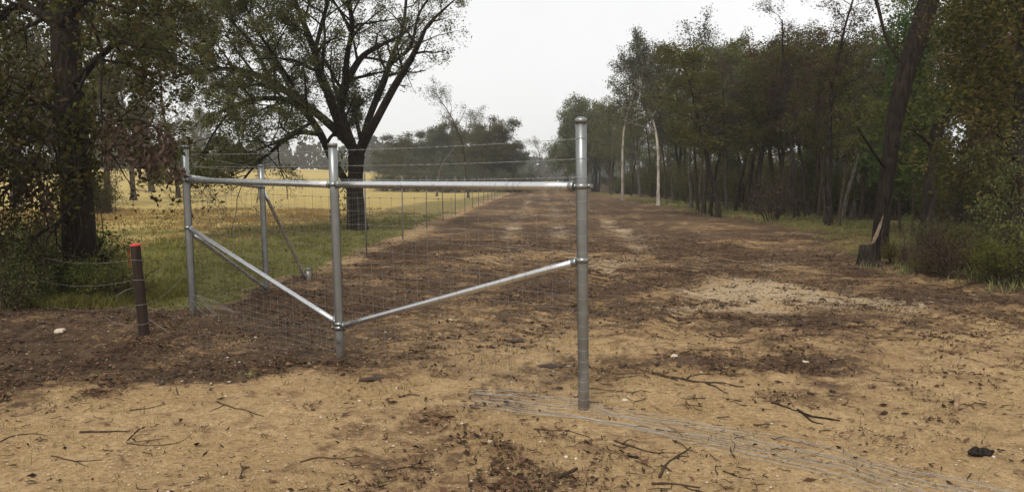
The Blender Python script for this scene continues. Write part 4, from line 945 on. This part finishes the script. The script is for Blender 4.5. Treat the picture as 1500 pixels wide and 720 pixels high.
# ------------------------------------------------------------------ loose fence wire on the ground
lw = empty('loose_fence_wire', tuple(onground(860, 605))); q3 = np.array(lw.location)
tag(lw, 'loose fence wires lying along the ground from the end post to the lower right', 'wire')
for k in range(11):
    t = min(1, max(0, k / 10 + rnd(-.05, .05)))
    rows = [(700 - 40 * abs(t - .5) + rnd(-15, 15), 576 + 20 * t), (790 + rnd(-10, 10), 583 + 32 * t), (900, 602 + 26 * t + rnd(-2, 2)), (1040, 622 + 36 * t + rnd(-3, 3)), (1180, 648 + 44 * t + rnd(-3, 3)), (1310, 682 + 48 * t + rnd(-3, 3)), (1440, 712 + 56 * t + rnd(-3, 3)), (1560, 742 + 66 * t), (1700, 775 + 80 * t)]
    g = np.array([G(*r) for r in rows]); g = spline(g, 14); g[:, 1] += (fbm(g[:, 0] * 3 + k * 3.1, g[:, 1] * 0 + k, 9, 3) - .5) * .09; g[:, 2] = height(g[:, 0], g[:, 1]) + .007 + .06 * np.clip(fbm(g[:, 0] * 1.6 + k * 7, g[:, 1] * 1.6, 3, 2) - .42, 0, 1)
    m = MB(); m.tube(g - q3, .0017, 4, False); link('wire', m.mesh('wire', M['wire_new']), lw)
for k in range(15):
    t = k / 14; px = 730 + 700 * t; y0 = np.interp(px, [700, 790, 900, 1040, 1180, 1310, 1440], [576, 583, 602, 622, 648, 682, 712]); wd = np.interp(px, [700, 900, 1440], [22, 26, 54]) * rnd(.5, 1)
    px += rnd(-6, 6); a = G(px, y0); b = G(px + rnd(-14, 20), y0 + wd); g = np.linspace(a, b, 6); g[:, 2] = height(g[:, 0], g[:, 1]) + .014
    m = MB(); m.tube(g - q3, .001, 3, False); link('cross_wire', m.mesh('cross_wire', M['wire']), lw)
lw2 = empty('loose_mesh_roll', tuple(onground(370, 490))); q3 = np.array(lw2.location)
tag(lw2, 'loose wire mesh lying on dark soil between the corner post and middle post', 'wire')
for k in range(9):
    t = k / 8; rows = [(250 + 10 * t, 474 + 42 * t), (330, 468 + 46 * t + rnd(-2, 2)), (420, 474 + 46 * t + rnd(-2, 2)), (490, 486 + 44 * t)]
    g = spline([G(*r) for r in rows], 8); g[:, 2] = height(g[:, 0], g[:, 1]) + .02; m = MB(); m.tube(g - q3, .0010, 3, False); link('wire', m.mesh('wire', M['rust_wire']), lw2)
for k in range(22):
    px = 256 + k * 10.5; g = np.linspace(G(px, 470), G(px + 8, 516), 7); g[:, 2] = height(g[:, 0], g[:, 1]) + .021; m = MB(); m.tube(g - q3, .0009, 3, False); link('cross_wire', m.mesh('cross_wire', M['rust_wire']), lw2)

# ------------------------------------------------------------------ sticks and chunks lying about
def stick(name, label, rows, r, mat='stick', cat='stick', forks=(), lift=0.0, sides=7):
    def run(rows, r0, r1):
        g = spline([G(*q[:2]) for q in rows], 4); n = len(g)
        g[:, 2] = height(g[:, 0], g[:, 1]) + np.interp(np.linspace(0, 1, n), np.linspace(0, 1, len(rows)), [q[2] if len(q) > 2 else 0 for q in rows])
        rad = np.linspace(r0, r1, n) * RNG.uniform(.85, 1.15, n); g[:, 2] += rad * .75 + lift; return g, rad
    m = MB(); g, rad = run(rows, r, r * .5); m.tube(g, rad, sides)
    for fk in forks: a, b = run(fk, r * .7, r * .3); m.tube(a, b, sides)
    return tag(m.build(name, M[mat], origin=g[0]), label, cat)
def chunk(name, label, px, py, L, w_, h_, rz, mat, cat, seed):
    rs = np.random.default_rng(seed); g = onground(px, py); m = MB(); n = 9; t = np.linspace(-.5, .5, n)
    pts = np.stack([t * L, .1 * w_ * np.sin(t * 5), h_ * .42 + .12 * h_ * np.sin(t * 7 + seed)], 1); rad = w_ * .5 * (1 - .75 * np.abs(2 * t) ** 3) * rs.uniform(.8, 1.2, n)
    m.tube(pts, rad, 9); v = m.v[0]; v += rs.normal(size=v.shape) * .06 * w_; v[:, 2] = v[:, 2] * h_ / w_ * .9 + .0
    o = m.build(name, M[mat], smooth=False); o.location = tuple(g); o.rotation_euler = (0, 0, rz); return tag(o, label, cat)
chunk('charred_log_piece', 'charred black log piece on sand near the lower right corner', 1437, 666, .19, .075, .06, .12, 'stick_char', 'log', 3)
stick('forked_stick', 'dark forked stick on sand right of the loose wires', [(1168, 604), (1190, 611), (1230, 615)], .012, 'stick_char', forks=[[(1176, 607), (1190, 617), (1206, 620)], [(1130, 592), (1150, 598), (1172, 606)]])
stick('root_piece', 'reddish-brown gnarled root piece standing up from the sand at right', [(1399, 606, 0), (1401, 597, .03), (1396, 589, .06)], .022, 'stick_pale', 'root', forks=[[(1401, 597, .03), (1406, 590, .06)], [(1399, 604, 0), (1390, 608, 0)]])
stick('crooked_twig', 'crooked dark twig just below the loose wires at bottom centre', [(966, 700), (974, 684), (985, 672), (1012, 656)], .009, 'stick', forks=[[(985, 672), (998, 668), (1010, 668)], [(974, 684), (984, 690)]])
stick('long_twig', 'long thin twig curving out of a leaf clump below the wires', [(900, 646), (925, 655), (955, 662), (990, 663)], .007, 'stick', forks=[[(912, 650), (922, 644), (935, 646)], [(898, 652), (912, 656), (930, 652)]])
stick('bark_strip', 'flat dark bark strip at the bottom centre of the sand', [(813, 703), (828, 697), (845, 689)], .017, 'stick')
stick('long_twig', 'pale thin twig lying across sand below the end post', [(782, 630), (800, 632), (832, 633), (864, 640)], .006, 'stick', forks=[[(788, 631), (791, 638), (793, 642)]])
stick('straight_stick', 'straight brown stick lying level on the sand at lower left', [(117, 634), (150, 633), (190, 632)], .009)
stick('bent_twig', 'bent twig running down to the right of the straight stick', [(205, 628), (194, 640), (186, 650), (215, 653), (240, 652)], .005, forks=[[(240, 652), (262, 648), (280, 636)]])
stick('bent_twig', 'thin curved twig at lower left near the dark litter edge', [(190, 604), (214, 600), (242, 594)], .005)
stick('long_twig', 'long branching twig on sand right of the wooden post', [(318, 588), (340, 597), (365, 604), (386, 610)], .006, forks=[[(330, 592), (318, 598), (306, 602)], [(365, 604), (372, 612)]])
stick('short_stick', 'short orange-brown stick near the foot of the middle post', [(452, 534), (457, 539), (463, 543)], .011, 'stick_pale')
stick('crooked_twig', 'small crooked root sprig standing at lower left of centre', [(352, 704, 0), (356, 694, .02), (366, 692, .03)], .008, forks=[[(356, 694, .02), (352, 688, .04)]])
stick('long_twig', 'twig lying on the sand left of the gravelly patch', [(440, 676), (466, 670), (500, 672), (530, 668)], .005, forks=[[(500, 672), (515, 678)]])
stick('short_stick', 'short dark stick at the bottom edge near the middle', [(955, 712), (985, 710), (1026, 714)], .008, forks=[[(1000, 711), (1012, 718), (1026, 719)]])
stick('short_stick', 'short dark stick right of the loose wire far end', [(1060, 690), (1080, 697), (1105, 701)], .006)
stick('branch', 'fallen branch among dark litter right of the end post', [(955, 545), (1000, 556), (1050, 560), (1090, 566)], .013, forks=[[(1000, 556), (1020, 548), (1046, 546)], [(1030, 558), (1050, 568), (1066, 576)]])
stick('branch', 'thin fallen branch beside the splintered stump', [(1196, 372), (1220, 378), (1250, 383)], .02, forks=[[(1215, 376), (1225, 368), (1240, 366)]])
stick('branch', 'pale fallen branch on mud left of the stump', [(1150, 366), (1180, 364), (1215, 368)], .02, 'stick_pale')
stick('branch', 'fallen branch at the foot of the right bank', [(1390, 424), (1420, 419), (1452, 421)], .016)
stick('short_stick', 'short brown stick on sand under the slanted brace', [(585, 583), (600, 579), (615, 581)], .008)
stick('long_twig', 'thin dark twig on sand left of the straight stick', [(0, 648), (20, 640), (48, 636), (70, 640)], .005)
stick('long_twig', 'twig on sand in the lower left corner', [(75, 668), (110, 676), (150, 674)], .005, forks=[[(110, 676), (130, 684)]])
stick('long_twig', 'dark twig on the sand below centre left', [(560, 690), (600, 684), (640, 688)], .006, forks=[[(600, 684), (615, 676)]])
stick('short_stick', 'stick half buried in litter right of centre', [(1040, 490), (1062, 494), (1090, 492)], .012)
chunk('bark_piece', 'dark bark piece just left of the crooked twig', 928, 670, .09, .03, .02, -.6, 'stick_char', 'bark', 5)
chunk('bark_piece', 'reddish bark piece in the litter on the right', 1295, 606, .07, .04, .03, .3, 'stick', 'bark', 6)
chunk('dirt_clump', 'black root-filled dirt clump on sand left of the end post', 748, 500, .30, .12, .03, .1, 'clod', 'dirt', 7)
chunk('dirt_clump', 'dark dirt clump on sand right beyond the end post', 812, 536, .34, .12, .03, -.1, 'clod', 'dirt', 8)
chunk('dirt_clump', 'dark dirt clump at the edge of sand before the middle post', 545, 556, .22, .10, .03, .2, 'clod', 'dirt', 9)
for (px, py, L, lb) in ((915, 587, .07, 'pale stone right of the end post foot'), (988, 523, .09, 'white stone on the mud right of the end post'), (88, 487, .16, 'whitish stone on the dark bank near the wooden post'), (1180, 532, .06, 'small white stone on the right side of the clearing'), (660, 470, .06, 'small white stone under the slanted brace')):
    chunk('stone', lb, px, py, L, L * .6, L * .4, rnd(0, 3), 'pebble', 'stone', int(px))

# ------------------------------------------------------------------ uncountable small stuff
def scatter(n, x0, x1, y0, y1, prob, ypow=1.0):
    x = RNG.uniform(x0, x1, n); y = y0 + (y1 - y0) * RNG.uniform(size=n) ** ypow
    k = (np.abs(x) < y * .72 + .6); x, y = x[k], y[k]; k = RNG.uniform(size=len(x)) < prob(x, y); return x[k], y[k]
def mval(i): return lambda x, y: masks(x, y)[i]
def patchy(x, y, sc_, s, lo, hi): return sstep(lo, hi, fbm(x * sc_, y * sc_, s, 4))
def stuff(name, v, f, mat, label, cat):
    tag(link(name, mesh_np(name, v, f, M[mat])), label, cat, kind='stuff')
# withered leaf litter and bark flakes
def lit_p(x, y):
    q = masks(x, y)[0] * (1 - wood_mask(x, y) * .5); a = patchy(x, y, 1.1, 201, .46, .62); b = patchy(x, y, 3.2, 205, .5, .62)
    return np.clip((q * 1.25 + .04) * (.09 + .22 * a + .30 * b + 1.6 * a * b), 0, 1)
x, y = scatter(1300000, -10.5, 10.5, 3.8, 23, lit_p, 1.8)
c = np.stack([x, y, height(x, y) + .008], 1); v, f = leaf_quads(c, np.minimum(.027 * RNG.lognormal(0, .5, len(c)), .07), RNG.choice([.10, .15, .3, .55], len(c))[:, None], 0)
v = v.reshape(-1, 4, 3); v[:, :, 2] = c[:, None, 2] + (v[:, :, 2] - c[:, None, 2]) * .55 + .006; stuff('leaf_litter', v.reshape(-1, 3), f, 'litter', 'dark leaf litter and bark flakes scattered over the churned dirt', 'litter'); print('litter', len(f))
# pale chips
x, y = scatter(42000, -9, 9, 3.8, 14, lambda x, y: .06 + .9 * patchy(x, y, .8, 211, .48, .64) * (.2 + .8 * patchy(x, y, 3.5, 213, .45, .6)) + .25 * sstep(-1.5, -2.5, x) * sstep(5.8, 6.6, y) + .8 * gauss(x, y, -.8, 5.2, .8, .8) * patchy(x, y, 3, 215, .42, .58), 1.5)
c = np.stack([x, y, height(x, y) + .007], 1); v, f = leaf_quads(c, .020, .65, 0); v = v.reshape(-1, 4, 3); v[:, :, 2] = c[:, None, 2] + (v[:, :, 2] - c[:, None, 2]) * .4 + .004
stuff('wood_chips', v.reshape(-1, 3), f, 'chip', 'pale wood chips and dry leaf bits scattered on the dirt', 'litter')
# twigs
x, y = scatter(8000, -9, 9, 3.8, 18, lambda x, y: .12 + .75 * patchy(x, y, 1.0, 221, .45, .62), 1.5)
n = len(x); a = RNG.uniform(0, 6.28, n); L = np.minimum(.07 * RNG.lognormal(0, .7, n), .45); t = np.linspace(-.5, .5, 4)
px_ = x[:, None] + np.cos(a)[:, None] * L[:, None] * t + RNG.normal(size=(n, 4)) * .012; py_ = y[:, None] + np.sin(a)[:, None] * L[:, None] * t + RNG.normal(size=(n, 4)) * .012
pz_ = height(px_, py_) + .007 + RNG.uniform(0, .012, (n, 4)); m = MB(); r_ = RNG.uniform(.0018, .0055, n)
for k in range(n): m.tube(np.stack([px_[k], py_[k], pz_[k]], 1), r_[k] * np.array([1, .9, .8, .5]), 3, False)
tag(m.build('twig_litter', M['stick']), 'small twigs strewn over the churned dirt', 'litter', kind='stuff')
# clods and pebbles
ICO = None
def blobs(name, x, y, size, mat, label, cat, sink=.25):
    ph = (1 + 5 ** .5) / 2; iv = norm(np.array([(-1, ph, 0), (1, ph, 0), (-1, -ph, 0), (1, -ph, 0), (0, -1, ph), (0, 1, ph), (0, -1, -ph), (0, 1, -ph), (ph, 0, -1), (ph, 0, 1), (-ph, 0, -1), (-ph, 0, 1)], float))
    it = np.array([(0, 11, 5), (0, 5, 1), (0, 1, 7), (0, 7, 10), (0, 10, 11), (1, 5, 9), (5, 11, 4), (11, 10, 2), (10, 7, 6), (7, 1, 8), (3, 9, 4), (3, 4, 2), (3, 2, 6), (3, 6, 8), (3, 8, 9), (4, 9, 5), (2, 4, 11), (6, 2, 10), (8, 6, 7), (9, 8, 1)])
    n = len(x); s = size * np.minimum(RNG.lognormal(0, .45, n), 2.2); sc3 = s[:, None] * RNG.uniform(.6, 1.3, (n, 3)) * (1.2, 1, .45)
    v = iv[None] * sc3[:, None] * RNG.uniform(.75, 1.25, (n, 12, 1)); th = RNG.uniform(0, 6.28, n); cs, sn = np.cos(th)[:, None], np.sin(th)[:, None]
    vx = v[:, :, 0] * cs - v[:, :, 1] * sn; vy = v[:, :, 0] * sn + v[:, :, 1] * cs
    v = np.stack([vx + x[:, None], vy + y[:, None], v[:, :, 2] + (height(x, y) + s * sink)[:, None]], -1).reshape(-1, 3)
    f = (it[None] + 12 * np.arange(n)[:, None, None]).reshape(-1, 3); stuff(name, v, f, mat, label, cat)
x, y = scatter(26000, -12, 10, 5.5, 26, lambda x, y: masks(x, y)[0] ** 2 * (1 - pasture_mask(x, y)) * (.1 + .8 * patchy(x, y, .9, 231, .45, .62)), 1.5)
blobs('mud_clods', x, y, .017, 'clod', 'dark clods of turned mud across the clearing', 'dirt'); print('clods', len(x))
x, y = scatter(5000, -6, 6, 3.8, 10, lambda x, y: (1 - masks(x, y)[0]) * (.1 + .7 * patchy(x, y, 1.4, 241, .5, .64)), 1.3)
blobs('sand_crumbs', x, y, .011, 'clod_sand', 'small sandy crumbs on the tan foreground dirt', 'dirt')
x, y = scatter(2600, -7, 7, 3.8, 12, lambda x, y: .05 + .8 * patchy(x, y, .8, 251, .54, .68), 1.3)
blobs('pebbles', x, y, .008, 'pebble', 'pale pebbles scattered on the foreground dirt', 'gravel')
# grasses
def blades(name, x, y, h, mat, label, wid=.005, lean=.5):
    n = len(x); z = height(x, y) - .01; hh = h * RNG.uniform(.5, 1.4, n); a = RNG.uniform(0, 6.28, n); wv = np.stack([np.cos(a), np.sin(a), 0 * a], 1) * (wid * (1 + y / 14))[:, None]
    ln = RNG.normal(size=(n, 3)) * lean * hh[:, None]; ln[:, 2] = 0; b = np.stack([x, y, z], 1); mid = b + ln * .35; mid[:, 2] += hh * .6; tip = b + ln; tip[:, 2] += hh
    v = np.stack([b - wv, b + wv, mid + wv * .7, tip, mid - wv * .7], 1).reshape(-1, 3); i = np.arange(n)[:, None] * 5
    f = np.concatenate([i + [0, 1, 2, 4], i + [4, 2, 3, 3]], 0); f[n:, 3] = f[n:, 3]
    me = bpy.data.meshes.new(name); q = f[:n]; t = f[n:, :3]
    vv = np.asarray(v, np.float32); me.vertices.add(len(vv)); me.vertices.foreach_set('co', vv.ravel())
    li = np.concatenate([q.ravel(), t.ravel()]).astype(np.int32); me.loops.add(len(li)); me.loops.foreach_set('vertex_index', li); me.polygons.add(2 * n)
    ls = np.concatenate([np.arange(n) * 4, 4 * n + np.arange(n) * 3]).astype(np.int32); lt_ = np.concatenate([np.full(n, 4), np.full(n, 3)]).astype(np.int32)
    me.polygons.foreach_set('loop_start', ls); me.polygons.foreach_set('loop_total', lt_); me.update(calc_edges=True); me.materials.append(M[mat])
    tag(link(name, me), label, 'grass', kind='stuff')
def tufts(n, per, sp, *a, **k):
    x, y = scatter(n, *a, **k); q = RNG.integers(2, per, len(x)); x = np.repeat(x, q); y = np.repeat(y, q); return x + RNG.normal(size=len(x)) * sp, y + RNG.normal(size=len(x)) * sp
x, y = tufts(26000, 9, .09, -34, -2, 9.5, 46, lambda x, y: pasture_mask(x, y) * np.clip(masks(x, y)[4], 0, 1) * (.2 + .8 * patchy(x, y, .5, 261, .35, .6)), ypow=1.25)
blades('dry_grass', x, y, .15, 'grass_dry', 'golden dry grass tufts across the left pasture', .004); print('dry', len(x))
x, y = tufts(34000, 9, .07, -26, 0, 9.5, 42, lambda x, y: pasture_mask(x, y) * np.clip(masks(x, y)[3] * (1 - .8 * masks(x, y)[4]), 0, 1) * (.35 + .65 * patchy(x, y, .7, 271, .35, .6)), ypow=1.25)
blades('green_grass', x, y, .08, 'grass_green', 'short green grass beside the pipe fence in the pasture', .004); print('green', len(x))
x, y = tufts(26000, 9, .08, 7, 26, 10, 60, lambda x, y: sstep(-1.3, .4, x - wood_x(y) + (fbm(x * .5, y * .5, 8, 3) - .5) * 3) * (.12 + .88 * patchy(x, y, .35, 285, .42, .58)) * sstep(9, .5, x - wood_x(y)) * sstep(10, 12, y) * (.15 + .85 * patchy(x, y, .6, 281, .42, .6)), ypow=1.15)
blades('woodland_grass', x, y, .14, 'grass_green', 'green grass and weeds along the edge of the right-hand woods', .004); print('wood grass', len(x))
x, y = tufts(2600, 5, .02, -5, 7, 4, 11, lambda x, y: .25 + .7 * patchy(x, y, .9, 291, .5, .65), ypow=1.2)
blades('grass_sprouts', x, y, .06, 'grass_green', 'tiny green grass sprouts coming up through the dirt', .0016)
x, y = tufts(6000, 7, .06, -11, -4.6, 9.4, 12.5, lambda x, y: sstep(9.5, 10.2, y - (x + 8) * .1) * sstep(-4.6, -5.6, x) * (.3 + .7 * patchy(x, y, 1.2, 301, .4, .6)))
blades('weeds', x, y, .17, 'grass_green', 'tall weeds and dry stalks under the left tree', .0035, .7)

# ------------------------------------------------------------------ mist
mb = MB(); mb.box((0, 290, 12.5), 1240, 800, 31)
s = NT('haze'); vol = s.n('VolumePrincipled', {'Color': (.93, .95, .96, 1), 'Density': .0007, 'Anisotropy': .3}); s.n('OutputMaterial', {'Volume': vol.outputs[0]})
hz = mb.build('haze', s.m, smooth=False); tag(hz, 'thin pale mist over the whole scene', 'mist', kind='stuff')
